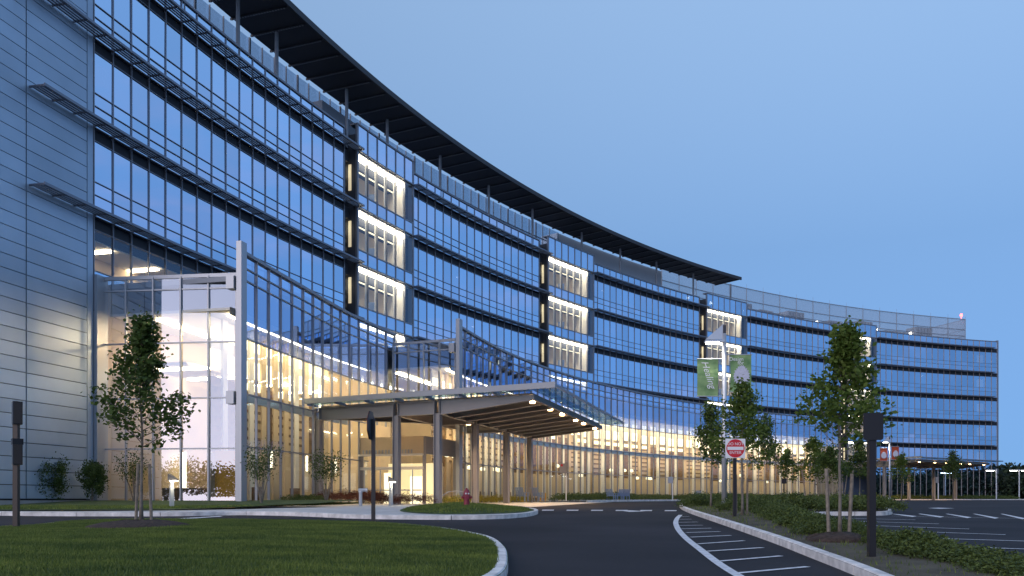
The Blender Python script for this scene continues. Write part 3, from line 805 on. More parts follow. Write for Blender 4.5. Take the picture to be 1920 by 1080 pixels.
part(MB().arc(th_of(602, 161.3), th_of(672, 161.3), 161.2, 162.8, ZPAR - .5, ZPAR + 1.9), 'roof_unit', 'mech_grey')
ZM = 34.2; tm0, tm1 = th_of(1240, 165), 106.9
ms = part(MB().arc(tm0, tm1, 165.0, 165.03, ZPAR - .6, ZM), 'mesh_screen', 'wire_mesh')
x0, y0 = P(tm1, 165); x1, y1 = P(tm1, 176)
MB().bar((x0, y0, (ZPAR + ZM) / 2), (x1, y1, (ZPAR + ZM) / 2), .03, ZM - ZPAR).build('screen_return', 'wire_mesh', ms)
for z in (ZPAR + .7, ZPAR + 1.9, ZPAR + 3.1, ZM):
    MB().arc(tm0, tm1, 164.88, 164.98, z - .05, z + .05, step=1).build('screen_rail', 'mech_grey', ms)
    MB().bar((x0, y0, z), (x1, y1, z), .08, .08).build('screen_rail', 'mech_grey', ms)
for j in range(19):
    t = tm0 + (tm1 - tm0) * j / 18; x, y = P(t, 164.9)
    MB().box((x, y, (ZPAR + ZM) / 2 - .3), (.09, .09, ZM - ZPAR + .6)).build('screen_post', 'mech_grey', ms)
    MB().tube([(x, y, ZM), (x, y, ZM + .7)], .02, 5).build('lightning_rod', 'mech_grey', ms)
for px0, px1, h in ((1395, 1410, 3.6), (1425, 1450, 3.0), (1478, 1508, 3.6), (1555, 1580, 3.0), (1608, 1636, 3.6), (1660, 1700, 2.4), (1718, 1748, 3.6), (1310, 1345, 2.6)):
    ta, tb = th_of(px0, 167.5), th_of(px1, 167.5)
    u = part(MB().arc(ta, tb, 167.5, 170, ZPAR - .6, ZPAR + h), 'roof_unit', 'mech_grey')
    for q in range(5):
        t = ta + (tb - ta) * (q + .5) / 5; x, y = P(t, 167.45); MB().box((x, y, ZPAR + h / 2 - .2), (.12, .1, h)).build('louver', 'steel_dark', u)
for px in (1290, 1333, 1396, 1465, 1531, 1597, 1643, 1707):
    x, y = P(th_of(px, 165.6), 165.6); part(MB().box((x, y, ZPAR + 1.75), (.34, .34, .34)), 'roof_lamp', 'light_lamp')
x, y = P(107.2, 165); part(MB().lathe([(.06, 0), (.06, .5), (.22, .55), (.25, .8), (.14, 1.0)], 8, (x, y, ZM)), 'beacon', 'light_red')
#PART3
# ================================================================== LOBBY WINGS (lower glass fronts)
def lerp_tab(tab, x):
    if x >= tab[0][0]: return tab[0][1]
    for (x0, v0), (x1, v1) in zip(tab, tab[1:]):
        if x >= x1: return v0 + (v1 - v0) * (x0 - x) / (x0 - x1)
    return tab[-1][1]
T1 = [(165.75, 152.0), (163.0, 152.7), (160.5, 153.6), (157.75, 154.2)]
T2 = [(158.2, 148.5), (154.3, 149.8), (151.5, 150.4), (148, 151.0), (142, 151.4), (126, 151.6)]
POD_Z = [-.55, 2.6, 5.2, 7.95, 10.8, 11.4, 12.1]
T2_END = th_of(1572, 151.6)
def wall_pane(p0, p1, z0, z1, mat, name, gap=.03, parent=B, tilt=.0018):
    a, b_ = Vector(p0), Vector(p1); d = (b_ - a); L = d.length; c = (a + b_) / 2; rz = math.atan2(d.y, d.x)
    key = (round(L, 2), round(z1 - z0, 2), mat)
    if key not in _txt: _txt[key] = pane_mesh(L - gap * 2, z1 - z0 - gap * 2, mat)
    return inst(_txt[key], name, (c.x, c.y, z0 + gap), rz + rnd.gauss(0, tilt), (rnd.gauss(0, tilt), 0), parent)
def poly_wall(tab, th0, th1, n_, rows, mat, skip=None, single=True):
    pfs = {False: MB(), True: MB()}
    ths = [th0 + (th1 - th0) * i / n_ for i in range(n_ + 1)]
    pts = [P(t, lerp_tab(tab, t)) for t in ths]
    for i in range(n_):
        for j in range(len(rows) - 1):
            if skip and skip(ths[i], rows[j]): continue
            if single is True or i < single: wall_pane(pts[i], pts[i + 1], rows[j], rows[j + 1], mat if rows[j] < 7.9 else 'glass_wing_top', 'pane')
            else:
                pf = pfs[rows[j] > 7.9]
                a, b_ = Vector(pts[i]), Vector(pts[i + 1]); d = (b_ - a).normalized() * .03; a = a + d; b_ = b_ - d
                e1_ = rnd.gauss(0, .012); nn = Vector((-d.y, d.x)).normalized() * e1_
                pf.add([(a.x, a.y, rows[j] + .03), (b_.x, b_.y, rows[j] + .03), (b_.x + nn.x, b_.y + nn.y, rows[j + 1] - .03), (a.x + nn.x, a.y + nn.y, rows[j + 1] - .03)], [(0, 1, 2, 3)])
    for hi_, pf in pfs.items():
        if pf.f: part(pf, 'pane_field', 'glass_wing_top' if hi_ else mat, kind='stuff')
    mme = {}
    for i in range(n_ + 1):
        z0 = rows[0]
        if skip and skip(ths[i] - 1e-4, rows[0]): z0 = 5.2
        key = round(z0, 2)
        if key not in mme: mme[key] = MB().box((0, -.02, (z0 + rows[-1]) / 2), (.06, .13, rows[-1] - z0)).mesh('mullion', 'mullion')
        x, y = pts[i]; d = Vector(pts[min(i + 1, n_)]) - Vector(pts[max(i - 1, 0)])
        inst(mme[key], 'mullion', (x, y, 0), math.atan2(d.y, d.x))
    for z in rows[1:]:
        mb = MB(); w = .07 if z < rows[-1] else .16
        for i in range(n_):
            if skip and z < 5.3 and skip(ths[i], rows[0]): continue
            mb.bar((*pts[i], z), (*pts[i + 1], z), .12 if z < rows[-1] else .3, w)
        part(mb, 'transom', 'mullion')
    mb = MB()
    for i in range(n_):
        if skip and skip(ths[i], rows[0]): continue
        mb.bar((*pts[i], rows[0] - .1), (*pts[i + 1], rows[0] - .1), .3, .5)
    part(mb, 'plinth', 'plinth')
skip1 = lambda t, z: t <= 159.85 and z < 4.0
poly_wall(T1, 165.72, 157.8, 15, POD_Z, 'glass_podium', skip1)
poly_wall(T2, 158.15, T2_END, int((158.15 - T2_END) / .53), POD_Z, 'glass_podium', None, 8)
# radial fronts facing the forecourt
def radial(th, R0, R1, n_, rows, mat, parent=B, frame='aluminium', ends=None):
    a, b_ = (Vector(q) for q in (ends or (P(th, R0), P(th, R1))))
    pts = [tuple(a.lerp(b_, i / n_)) for i in range(n_ + 1)]
    for i in range(n_):
        for j in range(len(rows) - 1): wall_pane(pts[i], pts[i + 1], rows[j], rows[j + 1], mat, 'pane')
    d = Vector(pts[1]) - Vector(pts[0]); rz = math.atan2(d.y, d.x)
    me = MB().box((0, -.03, (rows[0] + rows[-1]) / 2), (.07, .16, rows[-1] - rows[0])).mesh('mullion', frame)
    for p in pts: inst(me, 'mullion', (*p, 0), rz)
    for z in rows:
        part(MB().bar((*pts[0], z), (*pts[-1], z), .13, .07 if z != rows[-1] else .18), 'transom', frame)
radial(165.82, 160.1, 152.3, 5, [-.5, 2.55, 5.1, 7.9, 10.6, 11.25], 'glass_front', ends=(P(165.80, 160.1), A(444, 42.75)))
x0, y0 = P(165.84, 160.3); x1, y1 = A(444, 42.8)
part(MB().bar((x0, y0, -.62), (x1, y1, -.62), .5, .3), 'plinth', 'plinth')
radial(158.02, 153.9, 148.9, 4, [5.9, 10.6, 11.25], 'glass_front')
# tall aluminium fins at the wing corners
def fin(th, R, z0, z1, floods):
    x, y = P(th, R); M = Matrix.Translation((x, y, 0)) @ Matrix.Rotation(rad(th + 180), 4, 'Z')
    f = part(MB().box((0, 0, (z0 + z1) / 2), (.28, .50, z1 - z0), M), 'corner_fin', 'aluminium')
    for z in floods:
        mb = MB().box((-.42, -.12, z), (.42, .5, .62), M); mb.box((-.2, .1, z), (.3, .12, .12), M)
        fl = mb.build('flood_light', 'aluminium', f)
        MB().box((-.42, .135, z), (.3, .02, .4), M).build('flood_face', 'steel_dark', fl)
fin(165.80, 151.95, -.6, 12.55, (10.55, 4.95))
fin(158.2, 148.4, -.6, 12.55, (10.55,))
# flat roofs of the wings, ceilings, floors
def sector(tab, th0, th1, R1, z0, z1, inset, name, mat, step=.5):
    n_ = max(2, int((th0 - th1) / step)); mb = MB(); ths = [th0 + (th1 - th0) * i / n_ for i in range(n_ + 1)]
    for t in ths:
        for r_ in (lerp_tab(tab, t) + inset, R1):
            x, y = P(t, r_); mb.v += [(x, y, z0), (x, y, z1)]
    for i in range(n_):
        a = 4 * i; b_ = a + 4
        mb.f += [(a, b_, b_ + 1, a + 1), (a + 2, a + 3, b_ + 3, b_ + 2), (a + 1, b_ + 1, b_ + 3, a + 3), (a, a + 2, b_ + 2, b_)]
    e = 4 * n_; mb.f += [(0, 1, 3, 2), (e, e + 2, e + 3, e + 1)]
    return part(mb, name, mat)
# ceiling coves that light the lobby
def cove(tab, ta, tb, o0, o1, z, mat, name='cove_light', h=.05):
    n_ = max(2, int((ta - tb) / .5)); mb = MB(); ths = [ta + (tb - ta) * i / n_ for i in range(n_ + 1)]
    for t in ths:
        for o in (o0, o1):
            x, y = P(t, lerp_tab(tab, t) + o); mb.v += [(x, y, z), (x, y, z + h)]
    for i in range(n_):
        a = 4 * i; b_ = a + 4
        mb.f += [(a, b_, b_ + 1, a + 1), (a + 2, a + 3, b_ + 3, b_ + 2), (a + 1, b_ + 1, b_ + 3, a + 3), (a, a + 2, b_ + 2, b_)]
    return part(mb, name, mat)
for tab, ta, tb in ((T1, 165.6, 157.85), (T2, 157.9, T2_END + .1)):
    sector(tab, ta, tb, 160.0, 10.85, 11.1, .25, 'wing_roof', 'mech_grey')
    sector(tab, ta, tb, 160.0, 9.42, 9.55, .9, 'ceiling', 'inner_white')
    cove(tab, ta, tb, .80, .90, 9.18, 'inner_white', 'cove_shield', .37)  # downstand added to hide the bright cove strip from outside
    sector(tab, ta, tb, 160.0, -.6, -.5, .2, 'lobby_floor', 'inner_floor')
part(MB().arc(165.7, T2_END, 159.9, 160.1, -.6, 10.8), 'lobby_wall', 'inner_beige')
x0, y0 = P(157.95, 154.2); x1, y1 = P(157.95, 160)
part(MB().bar((x0, y0, 4.5), (x1, y1, 4.5), .2, 10), 'lobby_wall', 'inner_beige')
x0, y0 = P(T2_END, 151.6); x1, y1 = P(T2_END, 160)
part(MB().bar((x0, y0, 5.5), (x1, y1, 5.5), .3, 13), 'end_wall', 'mullion')
cove(T1, 165.3, 158.3, 1.0, 1.5, 9.30, 'light_warm')
cove(T1, 165.3, 158.3, 5.3, 5.7, 9.30, 'light_warm')
cove(T2, 157.6, T2_END + .4, 1.0, 1.5, 9.30, 'light_warm')
cove(T2, 157.6, T2_END + .4, 5.3, 5.7, 9.30, 'light_warm')
cove(T1, 165.0, 160.0, .72, .8, 4.98, 'inner_white', 'light_shield', .42)  # added board, keeps the fill strip behind it out of sight
cove(T2, 157.6, T2_END + .4, .72, .8, 4.98, 'inner_white', 'light_shield', .42)  # same added board along the long wing
cove(T1, 165.0, 160.0, .9, 1.15, 5.15, 'fill_glow', 'fill_strip')  # added glowing strip that brightens the lower screen
cove(T2, 157.6, T2_END + .4, .9, 1.15, 5.15, 'fill_glow_far', 'fill_strip')  # added fill for the long wing, hidden behind its board
for t in (164.9, 163.6, 162.3, 161.0, 159.7):
    part(MB().arc(t, t - .16, 155.0, 159.4, 6.9, 6.97), 'pendant_light', 'light_warm')
part(MB().arc(165.2, 160, 156.2, 159.6, 7.0, 7.15), 'hung_ceiling', 'inner_white')
# timber and fabric screen just inside the long glass: pilasters, bright cells, slats
def screen(tab, ta, tb, step, off, slats, seed, zlo=-.5):
    rs_ = random.Random(seed); n_ = int((ta - tb) / step)
    for i in range(n_):
        t = ta - step * (i + .5); R = lerp_tab(tab, t) + off; x, y = P(t, R); w = 2 * R * math.sin(rad(step / 2))
        M = Matrix.Translation((x, y, 0)) @ Matrix.Rotation(rad(t - 90), 4, 'Z')
        pl = part(MB().box((w * .36, 0, 4.45), (w * .30, .14, 9.9), M), 'pilaster', 'inner_white' if rs_.random() < .55 else 'inner_beige')
        part(MB().box((-w * .15, .10, 8.35), (w * .72, .06, 2.1), M), 'screen_panel', 'inner_white')
        cells = part(MB().box((-w * .15, .04, 7.15 + .2 * rs_.random()), (w * .58, .06, .95), M), 'light_panel', 'light_cell')
        MB().box((-w * .15, .04, 8.55), (w * .58, .06, .55), M).build('light_panel', 'light_cell', cells)
        part(MB().box((-w * .15, .10, 4.4), (w * .72, .06, 3.9), M), 'screen_panel', 'inner_brown' if rs_.random() < slats else 'inner_beige')
        for q in range(7):
            mb = MB().box((-w * .15, .03, 2.9 + q * .5), (w * .66, .06, .16), M)
            mb.build('slat', 'inner_slat', pl)
        if rs_.random() < .6:
            MB().box((-w * .15, .02, 6.25), (w * .6, .06, .35), M).build('light_panel', 'light_cell', pl)
        part(MB().box((-w * .15, .12, .9), (w * .72, .06, 3.0), M), 'screen_panel', 'inner_beige')
screen(T1, 165.3, 159.8, .533, 2.4, .6, 3)
screen(T2, 157.7, 144.5, .533, 2.4, .35, 5)
screen(T2, 144.5, T2_END + .5, .8, 2.4, .35, 7)
# things seen in the lobby through the forecourt glass
lob = [((-14.75, 44.3), (1.5, .3, 3.0), 1.0, 'inner_orange', 'partition'), ((-16.7, 47.5), (.35, .35, 9.9), 4.4, 'inner_white', 'column'),
       ((-18.9, 49.0), (.30, .30, 3.2), 1.1, 'light_white', 'glowing_column'), ((-17.6, 46.0), (2.2, .8, 1.1), .05, 'inner_brown', 'reception_desk')]  # the thin white column is given a glow of its own
for (x, y), s, z, m_, nm in lob: part(MB().box((x, y, z), s), nm, m_)

rp_ = random.Random(8)
for i in range(46):
    t = 157.2 - i * .62 - rp_.random() * .3
    if t < T2_END + .5: break
    x, y = P(t, lerp_tab(T2, t) + rp_.uniform(.7, 1.9))
    if rp_.random() < .25: part(MB().lathe([(.05, 0), (.2, .05), (.2, .25), (.05, .32)], 8, (x, y, rp_.choice((2.3, 2.3, 3.1)))), 'pendant_lamp', 'light_cell')
    x, y = P(t, lerp_tab(T2, t) + rp_.uniform(.6, 1.6)); k_ = rp_.choice(('chair_paint', 'inner_brown', 'inner_orange', 'inner_dark', 'inner_brown'))
    mb = MB().box((x, y, -.08), (.6, .6, .42)); mb.box((x + .28, y, .35), (.08, .6, .5)); part(mb, 'lobby_seat', k_)
for t, r_ in ((164.2, 1.3), (162.4, 1.4), (160.9, 1.2)):
    x, y = P(t, lerp_tab(T1, t) + r_); part(MB().box((x, y, .1), (.5, .5, 1.1)), 'lobby_stand', 'inner_brown')
    part(MB().lathe([(.03, 0), (.07, .02), (.07, .9), (.03, .95)], 8, (x + .5, y + .9, 1.7)), 'pendant_lamp', 'light_white')
# added spot without a fixture, throws warm spill through the glass onto the metal wall
L = bpy.data.lights.new('wall_fill_spot', 'SPOT'); L.energy = 950; L.color = (1, .66, .34); L.spot_size = rad(112); L.spot_blend = .6; L.shadow_soft_size = .25
o = bpy.data.objects.new('wall_fill_spot', L); COL.objects.link(o); o.location = (-15.6, 46.2, 9.0)
o.rotation_euler = (Vector((-22.4, 39.0, -1.0)) - Vector((-15.6, 46.2, 9.0))).to_track_quat('-Z', 'Y').to_euler()

# ---- entrance vestibule with doors and raised letters
tv = 159.8
def Q(R, z, off=0.0):
    x, y = P(tv + off, R); return (x, y, z)
v = part(MB().bar(Q(153.7, 3.55), Q(149.0, 3.55), .3, 1.15), 'vestibule', 'inner_beige')
for R in (153.65, 151.0, 149.0):
    MB().bar(Q(R, -.5), Q(R, 4.1), .22, .22, up=(1, 0, 0)).build('door_post', 'steel_taupe', v)
MB().bar(Q(153.7, 2.93, .05), Q(149.0, 2.93, .05), .55, .12).build('sign_ledge', 'inner_white', v)
MB().bar(Q(153.7, 2.05, .02), Q(149.0, 2.05, .02), .3, .20).build('door_header', 'inner_white', v)
x0, y0, _ = Q(149.0, 0); x1, y1 = P(158.0, 149.0)
MB().bar((x0, y0, 3.55), (x1, y1, 3.55), .25, 1.15).build('side_header', 'steel_taupe', v)
MB().bar((x1, y1, -.5), (x1, y1, 4.1), .2, .2, up=(1, 0, 0)).build('door_post', 'steel_taupe', v)
for R0, R1 in ((153.5, 152.35), (152.3, 151.15), (150.85, 149.95), (149.9, 149.15)):
    for z0, z1, nm in ((-.45, 1.95, 'door_leaf'), (2.18, 2.85, 'transom_pane')):
        a, b_ = Vector(Q(R0, 0)).xy, Vector(Q(R1, 0)).xy; d = b_ - a; c = (a + b_) / 2
        me = pane_mesh(d.length - .1, z1 - z0, 'glass_bay'); o = link(nm, me, v); o.location = (c.x, c.y, z0); o.rotation_euler = (0, 0, math.atan2(d.y, d.x))
        if nm == 'door_leaf':
            for pa, pb in ((Q(R0 - .05, .6), Q(R1 + .05, .6)),): MB().bar(pa, pb, .06, .08).build('door_rail', 'aluminium', v)
            MB().bar(Q(R0 - .04, -.45), Q(R0 - .04, 1.95), .05, .07, up=(1, 0, 0)).build('door_stile', 'aluminium', v)
xi, yi = P(158.6, 151.3)
part(MB().box((0, 0, 1.0), (4.2, .1, 3.0), Matrix.Translation((xi, yi, 0)) @ Matrix.Rotation(rad(158.6 + 180), 4, 'Z')), 'door_glow_panel', 'light_dim')  # glowing panel stands in for the lit interior behind the doors
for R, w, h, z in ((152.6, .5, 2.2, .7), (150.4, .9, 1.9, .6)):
    x, y = P(159.2, R); part(MB().box((0, 0, z), (w, .06, h), Matrix.Translation((x, y, 0)) @ Matrix.Rotation(rad(159.2 + 180), 4, 'Z')), 'door_glow_panel', 'light_cell')  # brighter panels, their glow replaces light falling inside the vestibule
for R in (152.5, 150.3):
    x, y = P(159.3, R); part(MB().box((x, y, 4.0), (.5, .5, .06)), 'ceiling_light', 'light_warm')
d = Vector(Q(149, 0)) - Vector(Q(153.7, 0)); rzv = math.atan2(d.y, d.x)
for txt, R in (('PAVILION', 152.3), ('ENT', 150.0)):
    pass
# three tall letters-like studs are not legible in the photograph: a row of small raised letters
for k in range(9):
    Rl = 153.3 - k * .24; x, y, _ = Q(Rl, 0, .16)
    MB().box((0, 0, 3.13), (.12, .03, .26), Matrix.Translation((x, y, 0)) @ Matrix.Rotation(rzv, 4, 'Z')).build('raised_letter', 'aluminium', v)
for k in range(5):
    Rl = 150.6 - k * .22; x, y, _ = Q(Rl, 0, .16)
    MB().box((0, 0, 3.13), (.11, .03, .26), Matrix.Translation((x, y, 0)) @ Matrix.Rotation(rzv, 4, 'Z')).build('raised_letter', 'aluminium', v)

# ================================================================== ENTRANCE CANOPY
E1, E2 = Vector((.890, -.456)), Vector((.281, .960))
def canopy(label, group):
    root = thing('entrance_canopy', label, 'canopy', group=group)
    def p(t, s, z): q = E1 * t + E2 * s; return (q.x, q.y, z)
    ZB, ZT = 4.7, 5.45
    def steel(t, s, name='column'):
        b0, b1 = p(t, s, -.62), p(t, s, ZB + .05)
        mb = MB().bar(b0, b1, .10, .34, up=(*E1, 0)); 
        for o in (-.17, .17):
            q0, q1 = p(t + o, s, -.62), p(t + o, s, ZT); mb.bar(q0, q1, .30, .05, up=(*E1, 0))
        return mb.build(name, 'steel_taupe', root)
    for t, s in ((-8.4, 0), (-2.75, 0), (0, 0), (0, 6.4), (0, 13.2), (0, 19.5)): steel(t, s)
    def ibeam(a, b_, name='beam'):
        a, b_ = Vector(a), Vector(b_); mb = MB()
        d = (b_ - a).normalized(); a2, b2 = a + d * .0, b_ - d * .0
        mb.bar(a2 + Vector((0, 0, (ZT - ZB) / 2)), b2 + Vector((0, 0, (ZT - ZB) / 2)), .08, ZT - ZB - .10)
        mb.bar(a2 + Vector((0, 0, .03)), b2 + Vector((0, 0, .03)), .30, .05); mb.bar(a2 + Vector((0, 0, ZT - ZB - .03)), b2 + Vector((0, 0, ZT - ZB - .03)), .30, .05)
        return mb.build(name, 'steel_taupe', root)
    ibeam(p(-8.2, 0, ZB), p(-2.95, 0, ZB)); ibeam(p(-2.55, 0, ZB), p(-.2, 0, ZB))
    for s0, s1 in ((.2, 6.2), (6.6, 13.0), (13.4, 19.3)): ibeam(p(0, s0, ZB + .02), p(0, s1, ZB + .02))
    ibeam(p(-2.75, .2, ZB + .01), p(-2.75, 9.5, ZB + .01))
    for s in (6.4, 13.2): ibeam(p(-.2, s, ZB), p(-3.2, s, ZB))
    ibeam(p(-8.2, .3, ZB + .1), p(-3.0, 6.2, ZB + .1))
    def taper(s):
        a0, a1 = p(.2, s, 0), p(5.75, s, 0); mb = MB(); n2 = Vector((*E2, 0)) * .04; n3 = Vector((*E2, 0)) * .15
        top, b0, b1 = ZT, ZB, 5.2
        A0, A1 = Vector(a0), Vector(a1)
        vs_ = []
        for q, zb_ in ((A0, b0), (A1, b1)):
            for sg in (-1, 1): vs_ += [q + n2 * sg + Vector((0, 0, zb_)), q + n2 * sg + Vector((0, 0, top))]
        mb.add(vs_, [(0, 1, 3, 2), (4, 6, 7, 5), (0, 4, 5, 1), (2, 3, 7, 6), (1, 5, 7, 3), (0, 2, 6, 4)])
        mb.bar(A0 + Vector((0, 0, b0 - .02)), A1 + Vector((0, 0, b1 - .02)), .26, .05)
        mb.build('rib', 'steel_taupe', root)
    for s in (0, 2.1, 4.3, 6.4, 8.7, 10.9, 13.2, 15.3, 17.4, 19.5): taper(s)
    MB().bar(p(5.85, -.1, 5.32), p(5.85, 19.6, 5.32), .16, .26).build('edge_beam', 'steel_taupe', root)
    # opaque deck over the frame, glass eaves all round
    def quad(pts, z0, z1, name, mat):
        mb = MB(); mb.prism([p(t, s, 0)[:2] for t, s in pts], z0, z1); return mb.build(name, mat, root)
    quad([(-8.3, .1), (5.8, .1), (5.8, 19.4), (-2.2, 19.4), (-3.6, 12.5), (-4.4, 9.0), (-6.2, 7.0)][::1], 5.50, 5.56, 'roof_deck', 'soffit_tan')
    for j in range(11):
        s0 = -1.2 + j * 2.02
        quad([(5.95, s0 + .02), (7.35, s0 + .02), (7.35, s0 + 2.0), (5.95, s0 + 2.0)], 5.62, 5.66, 'glass_panel', 'glass_roof')
    for j in range(7):
        t0 = -8.5 + j * 2.05
        quad([(t0 + .02, -1.15), (t0 + 2.03, -1.15), (t0 + 2.03, -.05), (t0 + .02, -.05)], 5.62, 5.66, 'glass_panel', 'glass_roof')
        MB().bar(p(t0 + .02, -1.15, 5.55), p(t0 + .02, .1, 5.55), .07, .14).build('bracket', 'steel_taupe', root)
    MB().bar(p(-8.8, -1.25, 5.72), p(7.45, -1.25, 5.72), .12, .30).build('fascia', 'fascia_grey', root)
    MB().bar(p(7.42, -1.18, 5.70), p(7.42, 21.0, 5.70), .07, .14).build('fascia', 'mullion', root)
    for s in (.9, 4.9, 8.0, 11.9, 14.5, 18.6):
        q = p(5.55, s, 5.12); MB().lathe([(.13, 0), (.15, .03), (.15, .12), (.09, .2)], 12, q).build('downlight', 'light_down', root)
    for t, s in ((-7.6, .8), (-5.0, 4.5), (-3.6, 6.0), (-1.4, 8.8), (-1.4, 3.0)):
        q = p(t, s, 4.9); MB().lathe([(.13, 0), (.15, .03), (.15, .12), (.09, .2)], 12, q).build('downlight', 'light_down', root)
    return root
def canopy_lamps(M):
    for t, s in ((5.0, 1), (5.0, 8), (5.0, 15), (2.0, 4.5), (2.0, 11.5), (2.0, 17.5), (-1.5, 4), (-4.5, 3)):
        q = M @ Vector((*(E1 * t + E2 * s), 4.55)); L = bpy.data.lights.new('canopy_lamp', 'SPOT'); L.energy = 620; L.color = (1, .66, .36); L.spot_size = rad(140); L.spot_blend = .8; L.shadow_soft_size = .15
        o = bpy.data.objects.new('canopy_lamp', L); COL.objects.link(o); o.location = q
can = canopy('steel entrance canopy with glass eaves sheltering the main doors beside the fire hydrant', 'entrance canopies')
can.location = (-4.1, 47.2, 0)
canopy_lamps(Matrix.Translation((-4.1, 47.2, 0)))
ang = rad(-39.5)
c2 = copy_tree(can); c2['label'] = 'distant steel entrance canopy beyond the car park near the red banners'
v0 = Vector((-4.1 - CX, 47.2 - CY, 0)); v1 = Matrix.Rotation(ang, 3, 'Z') @ v0
c2.location = (CX + v1.x, CY + v1.y, 0.1); c2.rotation_euler = (0, 0, ang)
canopy_lamps(Matrix.Translation(c2.location) @ Matrix.Rotation(ang, 4, 'Z'))
#PART4
# ================================================================== TREES AND SHRUBS
def gz(x, y, extra=0.0): return zg(y) + extra
def make_tree(name, label, loc, h, prof, seed, nleaf, leaf, mat, tr=.05, group=None, clear=.3, nl=16, tilt=.55, cat='tree', sig=.11, wind=(0, 0)):
    """tapered trunk, rising limbs, leaves in clumps along the outer limbs; prof(u) is the crown radius at height fraction u"""
    rng = np.random.default_rng(seed); r_ = random.Random(seed)
    root = thing(name, label, cat, loc, 0, group); mb = MB()
    n_ = 9; pts = [(r_.gauss(0, .012) * h * i / n_ * .6, r_.gauss(0, .012) * h * i / n_ * .6, h * .97 * i / n_ - (.1 if i == 0 else 0)) for i in range(n_ + 1)]
    mb.tube(pts, [tr * (1 - .88 * i / n_) * (1.35 if i == 0 else 1) for i in range(n_ + 1)], 8)
    cl = []
    def at(u):
        f = u / .97 * n_; i = min(n_ - 1, int(f)); return Vector(pts[i]).lerp(Vector(pts[i + 1]), f - i)
    for k in range(nl):
        u0 = clear + (.93 - clear) * (k + r_.random() * .8) / nl * .86; a = k * 2.4 + r_.uniform(-.5, .5)
        base = at(u0); ut = min(.99, u0 + r_.uniform(.08, .22)); R = prof(ut) * r_.uniform(.75, 1.12)
        tip = Vector((math.cos(a) * R + pts[-1][0] * ut + wind[0] * ut, math.sin(a) * R, h * ut))
        mid = base.lerp(tip, .5) + Vector((0, 0, -.04 * h * tilt)); br = tr * (1 - .8 * u0) * .42
        path = [base.lerp(mid, t) * (1 - t) + mid.lerp(tip, t) * t for t in (0, .25, .5, .75, 1)]
        mb.tube(path, [br, br * .8, br * .6, br * .4, br * .18], 5)
        for t in (.35, .5, .62, .74, .86, .95, 1.0):
            q = base.lerp(mid, t) * (1 - t) + mid.lerp(tip, t) * t
            for _ in range(2 if t > .5 else 1): cl.append((q + Vector([r_.gauss(0, R * .13) for _ in range(3)]), .7 + .5 * r_.random()))
    for u in np.linspace(max(clear, .72), 1.0, 6):
        for _ in range(1): cl.append((at(min(u, .97)) + Vector([r_.gauss(0, prof(u) * .28) for _ in range(3)]), .8))
    mb.build('trunk', 'bark', root, smooth=True)
    per = max(4, int(nleaf / len(cl))); C = []
    for q, s in cl:
        C.append(np.array(q) + rng.normal(size=(int(per * s) + 1, 3)) * np.array([sig, sig, sig * .75]) * s * 1.15)
    leaves('crown', np.concatenate(C), leaf, mat, root, rng=rng, flat=.35, aspect=.62)
    return root
def table(tb):
    return lambda u: float(np.interp(u, [a for a, b_ in tb], [b_ for a, b_ in tb]))
def ovate(rmax, peak=.45, lo=.25, top=.06):
    def f(u):
        if u < lo: return rmax * .3
        t = (u - lo) / (1 - lo); pk = (peak - lo) / (1 - lo)
        return rmax * (.55 + .45 * (t / pk)) if t < pk else rmax * max(top, (1 - ((t - pk) / (1 - pk)) ** 1.25))
    return f
x, y = A(265, 19.6)
lz = lambda x, y: zg(y) + .13 + lawn_mound(x, y)
make_tree('maple_tree', 'young dark green maple with staked trunk standing on the foreground lawn', (x, y, lz(x, y) + .10), 4.75, table([(.3, .45), (.42, .72), (.52, .95), (.62, .92), (.72, .56), (.82, .32), (.92, .20), (1, .05)]), 31, 4700, .12, 'leaf_maple', .045, clear=.36, nl=30, sig=.105)
def mulch_ring(x, y, z, r_, h, label):
    mb = MB(); mb.lathe([(r_, -.08), (r_ * .9, h * .2), (r_ * .6, h * .75), (r_ * .25, h), (.02, h)], 28, (x, y, z))
    rr = random.Random(int(x * 10)); mb.v = [(a + rr.gauss(0, .015), b_ + rr.gauss(0, .015), c + rr.gauss(0, .012)) for a, b_, c in mb.v]
    o = mb.build('mulch_mound', 'mulch', smooth=True); tag(o, label, 'mulch'); return o
mulch_ring(x, y, lz(x, y), 1.25, .15, 'round mound of dark mulch under the staked maple on the lawn')
def stakes(x, y, z, pts, label, group, lean=.1):
    for dx, dy, h in pts:
        o = MB().tube([(0, 0, -.15), (dx * lean - dx * .0, 0, h)], .035, 6).build('tree_stake', 'stake_wood'); o.location = (x + dx, y + dy, z)
        tag(o, label, 'stake', group)
stakes(x, y, lz(x, y), [(-.20, .15, 1.45), (.20, .1, 1.45)], 'short wooden stake beside the maple on the foreground lawn', 'stakes of the lawn maple', -.3)
bz = lambda x, y: zg(y) + .13 + bed_mound(x, y)
x2, y2 = A(1575, 16.2)
make_tree('maple_tree', 'tall light green maple with windblown crown in a mulch mound behind the long kerb', (x2, y2, bz(x2, y2) + .10), 4.0, table([(.35, .7), (.45, 1.05), (.55, 1.0), (.66, .74), (.76, .46), (.88, .24), (1, .05)]), 77, 4300, .11, 'leaf_bright', .036, clear=.38, nl=26, sig=.09, wind=(.15, 0))
mulch_ring(x2 - .05, y2, bz(x2, y2), .62, .13, 'mound of brown mulch round the tree in the planting bed')
stakes(x2, y2, bz(x2, y2), [(-.16, .12, 1.35), (.20, .1, 1.25)], 'leaning wooden stake tied to the maple in the planting bed', 'stakes of the bed maple', .35)
